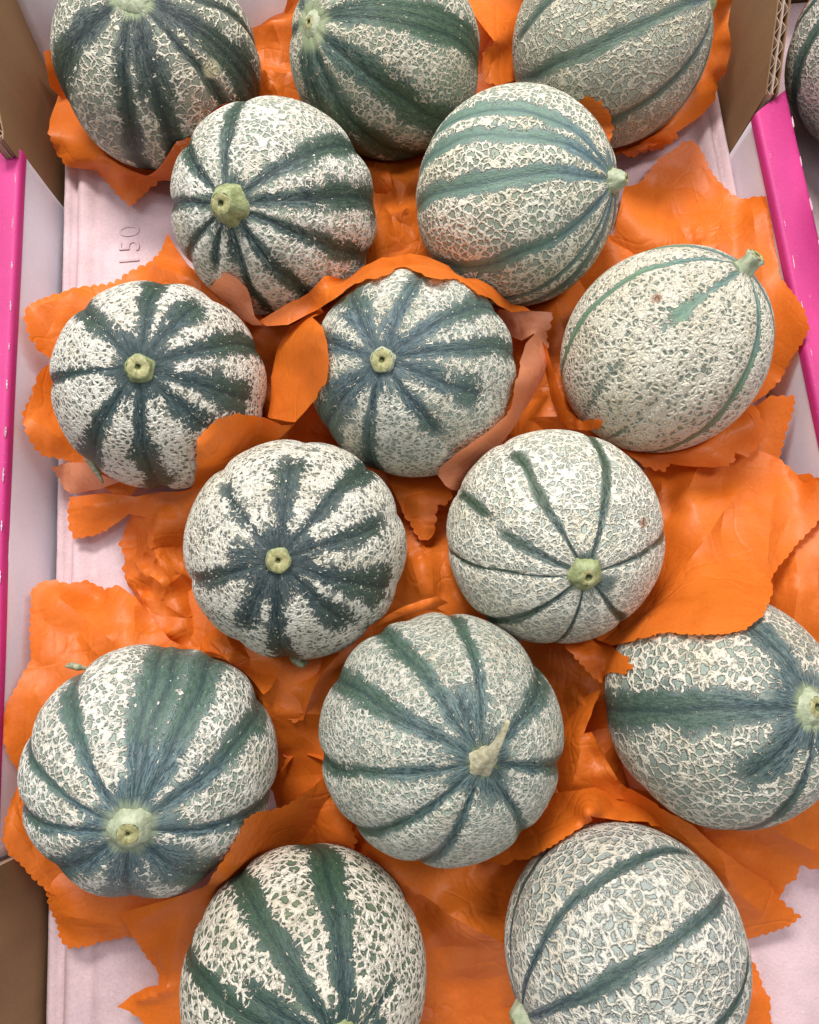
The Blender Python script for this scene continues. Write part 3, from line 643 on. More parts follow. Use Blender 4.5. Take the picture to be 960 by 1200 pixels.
# ------------------------------------------------------------------ melons
NU, NV = 200, 120
MSPEC = {
    # ns net scale, W net width, look of the net and of the skin, stem kind (radius, height, tip shift)
    1: dict(label="dark green striped melon in the upper left corner, stem cut off by the frame", ns=12.2, W=0.124, brk=1.08, fleck=0.35, net=(218, 211, 191), base=(128, 134, 119), dark=(34, 48, 51), stem=(0.0076, 0.003, 0.0035, (0, 0)), smat='pale', neck=0.24, rib=0.025, blem=[(-0.634, 0.876, 0.16)], blem_col=(200, 196, 160), pole=1.50, pole_col=(150, 160, 124)),
    2: dict(label="dark green melon in the middle of the top row, pale stem patch at its left", ns=16.6, W=0.160, brk=1.08, fleck=0.5, net=(218, 211, 189), base=(129, 144, 126), dark=(42, 66, 60), stem=(0.0060, 0.0018, 0.0030, (0, 0)), smat='pale', neck=0.25, rib=0.025, pole=1.90, pole_col=(150, 160, 124)),
    3: dict(label="grey netted melon in the upper right corner beside the brown corner panel", ns=12.2, W=0.110, brk=0.60, fine=0.8, fleck=0.1, net=(210, 203, 181), base=(157, 160, 145), dark=(74, 92, 94), stem=(0.007, 0.003, 0.0035, (0, 0)), neck=0.15, rib=0.019),
    4: dict(label="melon with a thick green stem knob beside the embossed tray number", ns=16.6, W=0.197, brk=1.14, fleck=0.6, net=(236, 231, 217), base=(141, 153, 135), dark=(33, 54, 57), stem=(0.0082, 0.0075, 0.0045, (0, 0)), hole=0.45, neck=0.30, rib=0.035, proud=1, blem=[(-3.111, 0.727, 0.10)], blem_col=(196, 200, 160), pole=0.90),
    5: dict(label="bluish striped melon lying on its side in the second row, stem pointing right", ns=14.5, W=0.153, brk=0.72, fleck=0.15, fine=0.4, net=(228, 223, 203), base=(141, 151, 136), dark=(84, 108, 114), stem=(0.0054, 0.0066, 0.0024, (0, 0)), lobe=0.15, smat='pale', neck=0.16, rib=0.020, proud=1),
    6: dict(label="white netted melon at the left edge of the box with a round green stem scar", ns=17.7, W=0.249, brk=1.02, fleck=0.55, net=(236, 231, 217), base=(106, 112, 103), dark=(37, 58, 61), stem=(0.0060, 0.0038, 0.0046, (0, 0)), hole=0.40, neck=0.34, rib=0.030, pole=0.75, wide=1.08),
    7: dict(label="blue green melon in the centre of the third row wrapped by curled paper edges", ns=17.7, W=0.205, brk=1.14, fleck=0.6, net=(226, 223, 207), base=(139, 150, 139), dark=(52, 72, 80), stem=(0.0053, 0.0022, 0.0046, (0, 0)), smat='pale', hole=0.42, neck=0.30, rib=0.020, pole=0.70),
    8: dict(label="pale egg shaped melon on the right of the third row with a small brown scar", ns=16.6, W=0.242, brk=0.60, fleck=0.1, net=(228, 221, 201), base=(129, 139, 126), dark=(92, 120, 112), stem=(0.0046, 0.0075, 0.0036, (0, 0)), lobe=0.22, smat='pale', neck=0.12, rib=0.015, proud=1, blem=[(-2.995, 0.970, 0.09)]),
    9: dict(label="white melon left of centre with a green star of short stripes round its stem", ns=18.8, W=0.263, brk=1.32, fleck=0.7, net=(234, 229, 213), base=(112, 116, 108), dark=(38, 56, 60), stem=(0.0048, 0.0022, 0.0044, (0, 0)), hole=0.36, neck=0.38, rib=0.026, pole=0.55, wide=1.20),
    10: dict(label="pale melon right of centre with thin dark stripes and an orange brown mark", ns=14.5, W=0.153, brk=0.54, fleck=0.1, fine=0.8, net=(234, 229, 211), base=(167, 174, 165), dark=(44, 62, 56), stem=(0.0069, 0.0046, 0.0034, (0, 0)), hole=0.6, neck=0.20, rib=0.015, blem=[(0.541, 0.698, 0.09)], pole=0.80),
    11: dict(label="large dark melon at the lower left with a pale woody stem scar", ns=15.5, W=0.169, brk=0.84, fleck=0.55, net=(232, 227, 213), base=(140, 152, 141), dark=(58, 80, 86), stem=(0.0072, 0.0036, 0.0040, (0, 0)), smat='pale', hole=0.30, neck=0.34, rib=0.037, proud=1, pole=1.45, pole_col=(138, 148, 122)),
    12: dict(label="green melon in the lower middle with a long dried curved stalk", ns=18.8, W=0.190, brk=1.14, fleck=0.4, net=(214, 211, 195), base=(144, 157, 145), dark=(48, 70, 72), stem=(0.0042, 0.0016, 0.0028, (0, 0)), smat='pale', neck=0.30, rib=0.035, proud=1, stalk=True, pole=0.80),
    13: dict(label="melon at the right edge with one broad dark band, partly under an orange flap", ns=11.6, W=0.136, brk=0.90, fleck=0.25, net=(220, 213, 195), base=(137, 146, 135), dark=(50, 70, 74), stem=(0.0070, 0.003, 0.004, (0, 0)), smat='pale', neck=0.42, rib=0.020, pole=1.40, pole_col=(150, 160, 124), wide=1.10),
    14: dict(label="coarse netted melon at the bottom left of centre with two converging green stripes", ns=13.3, W=0.176, brk=0.96, fleck=0.4, net=(226, 217, 199), base=(93, 107, 90), dark=(36, 58, 58), stem=(0.0075, 0.003, 0.004, (0, 0)), neck=0.30, rib=0.017, wide=1.05),
    15: dict(label="pale coarse netted melon at the bottom right with two narrow dark stripes", ns=10.5, W=0.136, brk=0.54, fleck=0.05, fine=0.55, net=(212, 207, 193), base=(150, 155, 149), dark=(49, 67, 76), stem=(0.0056, 0.0052, 0.0030, (0, 0)), smat='pale', neck=0.12, rib=0.012, proud=1),
    16: dict(label="striped melon in the neighbouring box behind the brown corner panel", ns=14.5, W=0.146, brk=0.84, fleck=0.4, net=(210, 203, 189), base=(138, 142, 134), dark=(53, 72, 78), stem=(0.0065, 0.003, 0.004, (0, 0)), smat='pale', neck=0.2, rib=0.020),
    17: dict(label="striped melon in the neighbouring box beside the pink rim", ns=14.5, W=0.146, brk=0.84, fleck=0.4, net=(210, 203, 189), base=(118, 124, 117), dark=(49, 64, 71), stem=(0.0065, 0.003, 0.004, (0, 0)), smat='pale', neck=0.2, rib=0.020),
}


def build_melon(k):
    d = MELON_DATA[k]
    sp = MSPEC[k]
    a, e = d['a'], d['e']
    q = Vector((0, 0, 1)).rotation_difference(Vector(d['ax']))
    # same frame as the stripe angles were measured in
    ax = Vector(d['ax']).normalized()
    up = Vector((0, 1, 0)) if abs(ax.y) <= 0.9 else Vector((1, 0, 0))
    X = up.cross(ax).normalized()
    Y = ax.cross(X)
    L = Matrix((X, Y, ax)).transposed()
    c = d['c']
    sp['mat'] = rind_material('rind_skin', sp['ns'], sp['W'], lin(*sp['net']), lin(*sp['base']), lin(*sp['dark']), sp.get('brk', .8), sp.get('fine', .5), k * 1.37, sp.get('fleck', .5), blem_c=lin(*sp.get('blem_col', (150, 92, 62))), pole=sp.get('pole', 1.0), pole_c=lin(*sp.get('pole_col', (124, 134, 92))))
    root = empty('melon', (c[0], c[1], 0.0), sp['label'], 'melon', 'striped netted melons in the box' if k < 16 else 'striped netted melons in the next box')
    lo = np.linspace(0, 2 * np.pi, NU, endpoint=False)[None, :]
    th = np.linspace(0, np.pi, NV + 1)[:, None]
    s = np.sin(th)
    stripe = np.zeros((NV + 1, NU))
    fur = np.zeros((NV + 1, NU))
    soft = np.zeros((NV + 1, NU))
    wv = np.array([[mnoise.noise((math.cos(l) * 2 + k * 5, math.sin(l) * 2, t * 2.2)) for l in lo[0]] for t in th[:, 0]])
    wv2 = np.array([[mnoise.noise((math.cos(l) * s_ * 5 + k * 7, math.sin(l) * s_ * 5, math.cos(t) * 5)) for l in lo[0]] for t, s_ in zip(th[:, 0], s[:, 0])])
    for (sl, st, hw, te, amp, ts) in d['st']:
        dl = (lo - sl + np.pi) % (2 * np.pi) - np.pi + 0.05 * wv
        arc = np.abs(dl) * s
        half = np.maximum(sp.get('wide', 0.90) * hw * (np.maximum(s, 1e-4) / max(math.sin(st), .2)) ** 0.70, 1e-4) * (1 + 0.45 * wv2)
        r = arc / half
        m = 1 - np.clip((r - 0.25) / 1.45, 0, 1)
        m = m * m * (3 - 2 * m)
        fade = np.clip((te + 0.10 - th) / 0.25, 0, 1) if te < 4 else np.clip((2.75 - th) / 0.5, 0, 1)
        fade = fade * np.clip((th - ts + 0.12) / 0.24, 0.30, 1) if ts > 0 else fade
        m = m * fade * amp
        stripe = np.maximum(stripe, m)
        fw = min(max(hw * 0.5, 0.03), 0.06) * (np.maximum(s, 1e-4)) ** 0.5
        fur = np.maximum(fur, np.exp(-(arc / fw) ** 2) * np.clip(th / 0.25, 0, 1) * np.clip((2.9 - th) / 0.5, 0, 1) * min(1, amp + .2))
        soft = np.maximum(soft, np.exp(-(arc / (fw * 3.2)) ** 2) * np.clip(th / 0.3, 0, 1) * np.clip((2.9 - th) / 0.5, 0, 1))
    # close to the stem the bands merge
    nd = sp.get('neck', 0.28)
    stripe = np.maximum(stripe, 0.92 * np.clip((nd + 0.06 - th + 0.16 * wv + 0.14 * wv2) / 0.22, 0, 1))
    depth = sp.get('rib', 0.022)
    rad = 1 - depth * soft * (0.35 + 0.65 * s) - 0.010 * fur + 0.010 * wv
    rad = rad - 0.030 * np.exp(-(th / 0.16) ** 2) * (1 - sp.get('proud', 0))
    px = a * rad * s * np.cos(lo)
    py = a * rad * s * np.sin(lo)
    pz = a * e * rad * np.cos(th)
    P = np.stack([px, py, pz + 0 * lo], -1).reshape(-1, 3)
    vs = P.tolist()
    fs = []
    for j in range(NV):
        for i in range(NU):
            i2 = (i + 1) % NU
            A, B, C_, D = j * NU + i, j * NU + i2, (j + 1) * NU + i2, (j + 1) * NU + i
            fs.append((A, D, C_, B))
    o = mesh_obj('rind', vs, fs, sp['mat'], root)
    me = o.data
    g_ = np.maximum(s, 0.42)
    net = np.stack([g_ * np.cos(lo), g_ * np.sin(lo), (np.pi / 2 - th) * 0.95 + 0 * lo], -1)
    # polar surfaces that are not near the poles follow the ball itself
    me.attributes.new('net_co', 'FLOAT_VECTOR', 'POINT').data.foreach_set('vector', net.reshape(-1).astype(np.float32))
    pol = np.stack([np.cos(lo) + 0 * th, np.sin(lo) + 0 * th, th + 0 * lo], -1)
    me.attributes.new('pol', 'FLOAT_VECTOR', 'POINT').data.foreach_set('vector', pol.reshape(-1).astype(np.float32))
    zone = np.stack([stripe, th + 0 * lo, fur * (stripe > 0.2), np.ones_like(stripe)], -1)
    me.attributes.new('zone', 'FLOAT_COLOR', 'POINT').data.foreach_set('color', zone.reshape(-1).astype(np.float32))
    bl = np.zeros((NV + 1, NU))
    for (bl_lo, bl_th, br) in sp.get('blem', []):
        dl = (lo - bl_lo + np.pi) % (2 * np.pi) - np.pi
        dd = np.sqrt((dl * s) ** 2 + (th - bl_th) ** 2)
        bl = np.maximum(bl, 1 - np.clip(dd / br, 0, 1))
    me.attributes.new('blemish', 'FLOAT', 'POINT').data.foreach_set('value', bl.reshape(-1).astype(np.float32))
    o.location = (0, 0, c[2])
    o.rotation_mode = 'QUATERNION'
    o.rotation_quaternion = L.to_quaternion()
    # stem: a lathe with a hollow tip, or a dried stalk
    r, h, rt, lean = sp['stem']
    smat = {'pale': M_STEM_PALE}.get(sp.get('smat'), M_STEM)
    z0 = a * e * (0.965 if not sp.get('proud') else 0.992)
    prof = [(r * 1.12, -0.0012), (r * 1.02, 0.0004), (r * 0.92, h * 0.30), (r * 0.80, h * 0.62), (rt * 1.18, h * 0.90), (rt, h)]
    vs, fs = [], []
    n = 36
    rnd = random.Random(k)
    for (rr, zz) in prof:
        f = zz / max(h, 1e-6)
        for i in range(n):
            an = 2 * math.pi * i / n
            w = 1 + 0.06 * math.sin(an * 5 + k) * (1 - 0.5 * f) + sp.get('lobe', 0.0) * math.cos(an * 5) * f * f + 0.05 * mnoise.noise((math.cos(an) * 3 + k, math.sin(an) * 3, f * 2))
            if zz < 0.0006:
                w += 0.10 * mnoise.noise((math.cos(an) * 9 + k, math.sin(an) * 9, 1.0))
            vs.append((rr * w * math.cos(an) + lean[0] * f * f, rr * w * math.sin(an) + lean[1] * f * f, zz))
    for j in range(len(prof) - 1):
        for i in range(n):
            fs.append((j * n + i, j * n + (i + 1) % n, (j + 1) * n + (i + 1) % n, (j + 1) * n + i))
    so = mesh_obj('stem', vs, fs, smat, root)
    base = L @ Vector((0, 0, z0))
    so.location = Vector((0, 0, c[2])) + base
    so.rotation_mode = 'QUATERNION'
    so.rotation_quaternion = L.to_quaternion()
    # scar at the tip: rim and dark hollow
    rh = rt * sp.get('hole', 0.55) * 0.7
    vs, fs = [], []
    pr = [(rt * 1.0, 0.0), ((rt + rh) / 2, 0.00045), (rh, 0.0001), (rh * 0.6, -0.0007), (0.0002, -0.0011)]
    for (rr, zz) in pr:
        for i in range(20):
            an = 2 * math.pi * i / 20
            w = 1 + 0.09 * mnoise.noise((math.cos(an) * 2 + k * 3, math.sin(an) * 2, zz * 500))
            vs.append((rr * w * math.cos(an), rr * w * math.sin(an), zz))
    for j in range(len(pr) - 1):
        for i in range(20):
            fs.append((j * 20 + i, j * 20 + (i + 1) % 20, (j + 1) * 20 + (i + 1) % 20, (j + 1) * 20 + i))
    sc = mesh_obj('stem_scar', vs, fs, M_SCAR_LIP, so)
    sc.data.materials.append(M_SCAR)
    for p in sc.data.polygons:
        if p.index >= 40:
            p.material_index = 1
    sc.location = (lean[0], lean[1], h)
    if 'stalk' in sp:
        # dried stalk bending over to one side, ribbed and broad at the foot
        tip = Vector((0.0064, 0.0165, 0.0115))
        vs, fs = [], []
        nr, nj = 20, 14
        for j in range(nj + 1):
            f = j / nj
            p = Vector((tip.x * f ** 1.15, tip.y * f ** 1.2, tip.z * (1 - (1 - f) ** 1.6)))
            f2 = min(1, f + 0.03)
            p2 = Vector((tip.x * f2 ** 1.15, tip.y * f2 ** 1.2, tip.z * (1 - (1 - f2) ** 1.6)))
            dr = (p2 - p).normalized() if f < 0.99 else Vector((0.3, 0.8, 0.4)).normalized()
            dr = (dr * min(1, f * 2) + Vector((0, 0, 1)) * max(0, 1 - f * 2)).normalized()
            u_ = dr.cross(Vector((1, -0.3, 0))).normalized()
            v_ = dr.cross(u_)
            rr = 0.0008 + 0.0016 * (1 - f) + 0.0030 * (1 - f) ** 4
            for i in range(nr):
                an = 2 * math.pi * i / nr
                w = 1 + 0.13 * math.cos(an * 5 + f * 0.6) + 0.02 * mnoise.noise((an, f * 4, 3))
                vs.append(p + (u_ * math.cos(an) + v_ * math.sin(an)) * rr * w)
        for j in range(nj):
            for i in range(nr):
                fs.append((j * nr + i, j * nr + (i + 1) % nr, (j + 1) * nr + (i + 1) % nr, (j + 1) * nr + i))
        fs.append(tuple(nj * nr + i for i in range(nr)))
        st = mesh_obj('stalk', vs, fs, M_STALK, root)
        st.location = so.location
        st.rotation_mode = 'QUATERNION'
        st.rotation_quaternion = L.to_quaternion()
    return root


def leaf_scrap(pts, label, w):
    """curled bit of dry leaf: a narrow ribbon along its spine"""
    pts = [Vector(p) for p in pts]
    vs, fs = [], []
    n = 12
    for j in range(n + 1):
        f = j / n
        k = min(int(f * (len(pts) - 1)), len(pts) - 2)
        u = f * (len(pts) - 1) - k
        p = pts[k].lerp(pts[k + 1], u)
        d = (pts[k + 1] - pts[k]).normalized()
        s = d.cross(Vector((0, 0, 1))).normalized()
        hw = w * math.sin(math.pi * (0.08 + 0.84 * f)) * (1 + 0.3 * mnoise.noise((f * 5, w * 900, 1)))
        for i in range(5):
            a = (i - 2) / 2
            vs.append(p + s * hw * a + Vector((0, 0, 0.5 * hw * (1 - a * a) + 0.0003 * mnoise.noise((f * 9, a * 3, 5)))))
    for j in range(n):
        for i in range(4):
            a = j * 5 + i
            fs.append((a, a + 1, a + 6, a + 5))
    o = mesh_obj('leaf_scrap', vs, fs, M_LEAF)
    md = o.modifiers.new('thickness', 'SOLIDIFY')
    md.thickness = 0.0004
    tag(o, label, 'leaf')
    return o


# each sheet: label, crumple, gap to the fruit, mesh size, seed, reversed, crease scale, outline and inner points
# (pattern u, v -> x, y, z in metres; last value 1 = scalloped edge)
SHEETS = [
    ('dark orange paper sheet filling the gap between the two dark melons at the top left', 1.6, 0.0, 6.0, 1, False, 1.0,
     [(300, -70, -0.0579, 0.3901, 0.055, 0), (430, -70, 0.0021, 0.3901, 0.05, 0), (420, 60, -0.0082, 0.3622, 0.006, 0), (440, 150, -0.0017, 0.3108, 0.003, 0), (470, 260, 0.0086, 0.2479, 0.003, 0), (380, 260, -0.0352, 0.2519, 0.003, 0), (300, 220, -0.0735, 0.2775, 0.003, 0), (270, 150, -0.0866, 0.3163, 0.006, 0), (240, 60, -0.1013, 0.374, 0.003, 0), (270, -10, -0.0807, 0.3972, 0.02, 0)],
     [(325, 90, -0.0554, 0.3355, 0.02), (325, 30, -0.0524, 0.3601, 0.03), (322, 150, -0.0582, 0.3019, 0.02), (330, 175, -0.0547, 0.2862, 0.022), (370, 160, -0.0363, 0.3009, 0.012), (450, 215, 0.0006, 0.2625, 0.018), (322, 60, -0.0558, 0.351, 0.022)],
     [(312, 90, 340, 140, 4, 14), (320, 30, 335, 80, 3, 18), (310, 160, 345, 170, 3, 10)]),
    ('orange paper sheet in the gap between the four melons of the upper rows', 1.5, 0.0, 6.0, 2, False, 1.0,
     [(400, 150, -0.0218, 0.3127, 0.003, 0), (520, 150, 0.0383, 0.3071, 0.003, 0), (570, 230, 0.0587, 0.2598, 0.003, 0), (580, 320, 0.0586, 0.2112, 0.003, 0), (520, 370, 0.0277, 0.1879, 0.003, 0), (430, 390, -0.0155, 0.1814, 0.003, 0), (380, 300, -0.0364, 0.2303, 0.003, 0)],
     [(465, 200, 0.0084, 0.2729, 0.014), (465, 245, 0.0065, 0.2452, 0.019), (462, 285, 0.0035, 0.2215, 0.024), (450, 265, -0.0013, 0.2348, 0.02), (478, 262, 0.0118, 0.2352, 0.02)],
     [(445, 205, 480, 230, 3, 14), (455, 260, 485, 255, 3, 12), (450, 240, 470, 290, 3, 14)]),
    ('orange paper sheet behind the top row between the middle and the grey melon', 1.2, 0.0, 6.0, 3, False, 1.0,
     [(500, -80, 0.0346, 0.3865, 0.055, 0), (640, -80, 0.0987, 0.3801, 0.055, 0), (700, -60, 0.1265, 0.372, 0.05, 0), (680, 60, 0.124, 0.3504, 0.005, 0), (640, 130, 0.0989, 0.3113, 0.005, 0), (560, 160, 0.0574, 0.2979, 0.005, 0), (500, 90, 0.0311, 0.3413, 0.005, 0), (500, 0, 0.0343, 0.3799, 0.02, 0)],
     [(585, 20, 0.074, 0.3578, 0.026), (590, 80, 0.0744, 0.3308, 0.018), (600, 115, 0.0776, 0.3123, 0.016), (575, 0, 0.0691, 0.3635, 0.032)],
     []),
    ('orange paper sheet under the egg shaped pale melon, dark in the gap to its left', 1.4, 0.0, 6.0, 4, False, 1.0,
     [(560, 300, 0.0499, 0.2219, 0.004, 0), (690, 270, 0.1139, 0.2322, 0.004, 0), (800, 330, 0.1632, 0.1983, 0.0, 0), (820, 440, 0.1637, 0.142, 0.0, 0), (780, 520, 0.1382, 0.1042, 0.003, 0), (680, 560, 0.0909, 0.0895, 0.003, 0), (560, 560, 0.0373, 0.094, 0.003, 0), (520, 470, 0.0232, 0.1381, 0.003, 0), (540, 380, 0.0366, 0.1819, 0.003, 0)],
     [(630, 380, 0.0751, 0.1701, 0.02), (640, 420, 0.0782, 0.1523, 0.016), (625, 470, 0.0692, 0.13, 0.014), (645, 470, 0.0776, 0.1285, 0.016), (615, 500, 0.0625, 0.1151, 0.018), (650, 490, 0.0778, 0.1178, 0.02), (640, 350, 0.0809, 0.1832, 0.022)],
     []),
    ('orange paper sheet deep in the gap between the three melons left of centre', 1.4, 0.0, 6.0, 5, False, 1.0,
     [(200, 330, -0.1238, 0.2221, 0.003, 0), (330, 320, -0.061, 0.2218, 0.003, 0), (430, 380, -0.0151, 0.1865, 0.003, 0), (440, 480, -0.0139, 0.1364, 0.003, 0), (400, 560, -0.0345, 0.1, 0.003, 0), (300, 570, -0.0799, 0.0991, 0.003, 0), (200, 520, -0.1248, 0.1265, 0.003, 0), (180, 430, -0.1338, 0.1715, 0.003, 0)],
     [(325, 395, -0.0624, 0.1758, 0.018), (330, 440, -0.0618, 0.1556, 0.014), (315, 460, -0.0687, 0.1462, 0.015), (350, 500, -0.0542, 0.1268, 0.013), (375, 505, -0.0432, 0.1235, 0.013), (345, 400, -0.0532, 0.1716, 0.02)],
     [(320, 390, 345, 440, 3, 14), (340, 395, 325, 450, -3, 16)]),
    ('glossy orange paper sheet in the middle of the box below the blue green melon', 1.2, 0.0, 6.0, 6, False, 0.8,
     [(420, 520, -0.0243, 0.118, 0.003, 0), (560, 520, 0.0392, 0.1126, 0.003, 0), (600, 600, 0.0532, 0.0742, 0.003, 0), (600, 740, 0.0466, 0.013, 0.003, 0), (520, 800, 0.0101, -0.0094, 0.003, 0), (420, 780, -0.0318, 0.0023, 0.003, 0), (380, 680, -0.0465, 0.0465, 0.003, 0), (400, 590, -0.0354, 0.0861, 0.003, 0)],
     [(505, 590, 0.0112, 0.0798, 0.014), (500, 640, 0.0071, 0.0576, 0.017), (492, 690, 0.0019, 0.0363, 0.021), (520, 700, 0.0132, 0.0313, 0.02), (505, 665, 0.0082, 0.0461, 0.022), (480, 700, -0.0034, 0.0328, 0.019), (540, 715, 0.0209, 0.0245, 0.02)],
     [(492, 632, 505, 655, 3, 9), (480, 640, 492, 700, 3, 16), (505, 650, 508, 705, 3, 12), (520, 660, 540, 715, 2.5, 18)]),
    ('orange paper sheet under the white star striped melon, showing below its lower edge', 1.2, 0.0, 6.0, 7, False, 1.0,
     [(220, 640, -0.1165, 0.0701, 0.003, 0), (330, 600, -0.0675, 0.0848, 0.0, 0), (440, 640, -0.0191, 0.062, 0.003, 0), (470, 760, -0.0098, 0.009, 0.003, 0), (450, 900, -0.0225, -0.0474, 0.003, 0), (440, 1000, -0.0294, -0.0856, 0.003, 0), (330, 980, -0.0737, -0.0746, 0.003, 0), (280, 880, -0.093, -0.0339, 0.003, 0), (230, 760, -0.1125, 0.0171, 0.005, 0)],
     [(350, 800, -0.0586, -0.0035, 0.024), (345, 870, -0.0633, -0.0309, 0.016), (350, 930, -0.0625, -0.0542, 0.015), (320, 780, -0.07, 0.0053, 0.026), (380, 790, -0.0466, -0.0005, 0.022), (345, 900, -0.0644, -0.0428, 0.013), (395, 950, -0.0449, -0.0629, 0.016)],
     []),
    ('orange paper sheet between the stalked melon and the broad banded melon', 1.4, 0.0, 6.0, 8, False, 1.0,
     [(600, 680, 0.0494, 0.0387, 0.003, 0), (740, 690, 0.1094, 0.0294, 0.003, 0), (800, 760, 0.1305, -0.0022, 0.003, 0), (800, 900, 0.1216, -0.0585, 0.003, 0), (820, 1000, 0.1236, -0.0972, 0.003, 0), (700, 1050, 0.0731, -0.112, 0.003, 0), (560, 1060, 0.017, -0.1115, 0.003, 0), (540, 980, 0.0118, -0.0811, 0.003, 0), (580, 850, 0.0336, -0.0319, 0.0, 0), (610, 760, 0.0499, 0.0042, 0.003, 0)],
     [(680, 800, 0.0736, -0.014, 0.022), (665, 850, 0.0661, -0.0332, 0.017), (700, 860, 0.0799, -0.0382, 0.016), (680, 920, 0.0684, -0.0598, 0.019), (650, 970, 0.0533, -0.0757, 0.026), (700, 950, 0.0741, -0.0708, 0.022), (740, 950, 0.0895, -0.072, 0.022), (700, 780, 0.0817, -0.0067, 0.026)],
     [(672, 800, 690, 850, 4, 12), (690, 812, 668, 870, 4, 16), (655, 930, 740, 950, 3, 16)]),
    ('smooth orange paper sheet with one long crease between the two bottom melons', 0.5, 0.0, 6.0, 9, False, 0.7,
     [(420, 960, -0.0365, -0.0698, 0.003, 0), (520, 920, 0.0058, -0.0579, 0.0, 0), (640, 960, 0.0532, -0.0766, 0.003, 0), (690, 1060, 0.0687, -0.1153, 0.003, 0), (690, 1160, 0.064, -0.1509, 0.003, 0), (660, 1260, 0.0481, -0.1841, 0.003, 0), (440, 1260, -0.0358, -0.1781, 0.003, 0), (400, 1160, -0.0491, -0.1426, 0.003, 0), (400, 1040, -0.0465, -0.0993, 0.003, 0)],
     [(450, 1015, -0.0243, -0.0864, 0.024), (480, 1030, -0.0133, -0.0928, 0.023), (535, 1075, 0.0062, -0.1103, 0.022), (585, 1103, 0.0239, -0.1209, 0.023), (560, 1040, 0.0173, -0.1016, 0.012), (500, 1120, -0.0086, -0.1292, 0.009), (545, 1150, 0.0078, -0.141, 0.009), (520, 1190, -0.003, -0.1535, 0.01), (490, 1060, -0.0107, -0.1068, 0.012), (590, 1060, 0.0281, -0.109, 0.014), (560, 1190, 0.0122, -0.1546, 0.01)],
     [(432, 1000, 592, 1106, 5, 34), (470, 1030, 480, 1190, 1.5, 30), (500, 1112, 590, 1108, -2, 26)]),
    ('orange paper sheet under the upper left melon, a scalloped tongue hanging on the tray', 0.6, 0.004, 6.0, 10, False, 1.0,
     [(57, 155, -0.1864, 0.3111, 0.02, 1), (66, 178, -0.1858, 0.3046, 0.012, 1), (79, 195, -0.1807, 0.2969, 0.009, 0), (112, 199, -0.1648, 0.294, 0.008, 1), (122, 208, -0.1594, 0.2877, 0.009, 1), (134, 222, -0.153, 0.2786, 0.01, 1), (150, 238, -0.1452, 0.2691, 0.01, 1), (166, 224, -0.1374, 0.2761, 0.01, 1), (172, 216, -0.1334, 0.2779, 0.013, 1), (190, 204, -0.1222, 0.2782, 0.02, 0), (205, 206, -0.115, 0.2765, 0.02, 0), (240, 215, -0.1007, 0.2762, 0.012, 0), (290, 180, -0.0759, 0.2933, 0.012, 0), (310, 140, -0.0647, 0.3123, 0.015, 0), (292, 121, -0.0672, 0.2978, 0.044, 0), (262, 127, -0.0781, 0.2856, 0.0555, 0), (232, 145, -0.0911, 0.277, 0.0564, 0), (212, 168, -0.102, 0.2717, 0.05, 0), (260, 120, -0.0901, 0.3306, 0.01, 0), (230, 60, -0.1065, 0.3745, 0.003, 0), (190, 20, -0.1281, 0.4047, 0.0, 0), (110, 60, -0.169, 0.3805, 0.003, 0), (70, 110, -0.1857, 0.3454, 0.01, 0), (58, 140, -0.1882, 0.3231, 0.016, 0)],
     [(95, 175, -0.1682, 0.2991, 0.019), (113, 189, -0.1563, 0.2849, 0.026), (140, 200, -0.144, 0.2786, 0.025), (165, 197, -0.1322, 0.2791, 0.025), (190, 187, -0.119, 0.2801, 0.029), (150, 215, -0.1436, 0.2787, 0.014), (150, 150, -0.1453, 0.3184, 0.01), (190, 100, -0.1285, 0.3551, 0.0), (225, 172, -0.1034, 0.2891, 0.026), (200, 190, -0.1147, 0.2789, 0.028), (75, 165, -0.1785, 0.3064, 0.018), (130, 205, -0.1525, 0.2835, 0.016)],
     []),
    ('orange paper corner showing beside the brown panel at the far left', 0.6, 0.0, 6.0, 11, False, 1.0,
     [(52, 62, -0.1837, 0.3524, 0.032, 0), (66, 56, -0.177, 0.3551, 0.032, 0), (100, 60, -0.1686, 0.3687, 0.015, 0), (120, 110, -0.1622, 0.3468, 0.006, 0), (75, 120, -0.183, 0.3393, 0.01, 0), (58, 100, -0.1866, 0.3423, 0.02, 0)],
     [(63, 80, -0.1813, 0.3476, 0.026)],
     []),
    ('orange paper petal curling up right of the top middle melon', 0.5, 0.006, 6.0, 12, False, 1.0,
     [(538, -20, 0.0505, 0.3626, 0.045, 0), (556, 15, 0.0574, 0.3454, 0.042, 0), (575, 42, 0.0647, 0.3297, 0.042, 0), (580, 50, 0.0666, 0.3251, 0.042, 1), (567, 63, 0.0602, 0.3206, 0.04, 1), (561, 80, 0.0571, 0.3144, 0.037, 1), (568, 96, 0.06, 0.3082, 0.034, 1), (586, 102, 0.0688, 0.3078, 0.03, 0), (606, 98, 0.0802, 0.3162, 0.022, 0), (625, 80, 0.0935, 0.3366, 0.01, 0), (640, 30, 0.1045, 0.3655, 0.01, 0), (630, -30, 0.098, 0.3806, 0.03, 0)],
     [(590, 60, 0.0727, 0.3289, 0.032), (585, 85, 0.0691, 0.3162, 0.031), (590, 20, 0.0746, 0.3493, 0.034)],
     []),
    ('orange paper sheet under the upper right grey melon, edge rising beside the brown panel', 0.5, 0.0, 6.0, 13, False, 1.0,
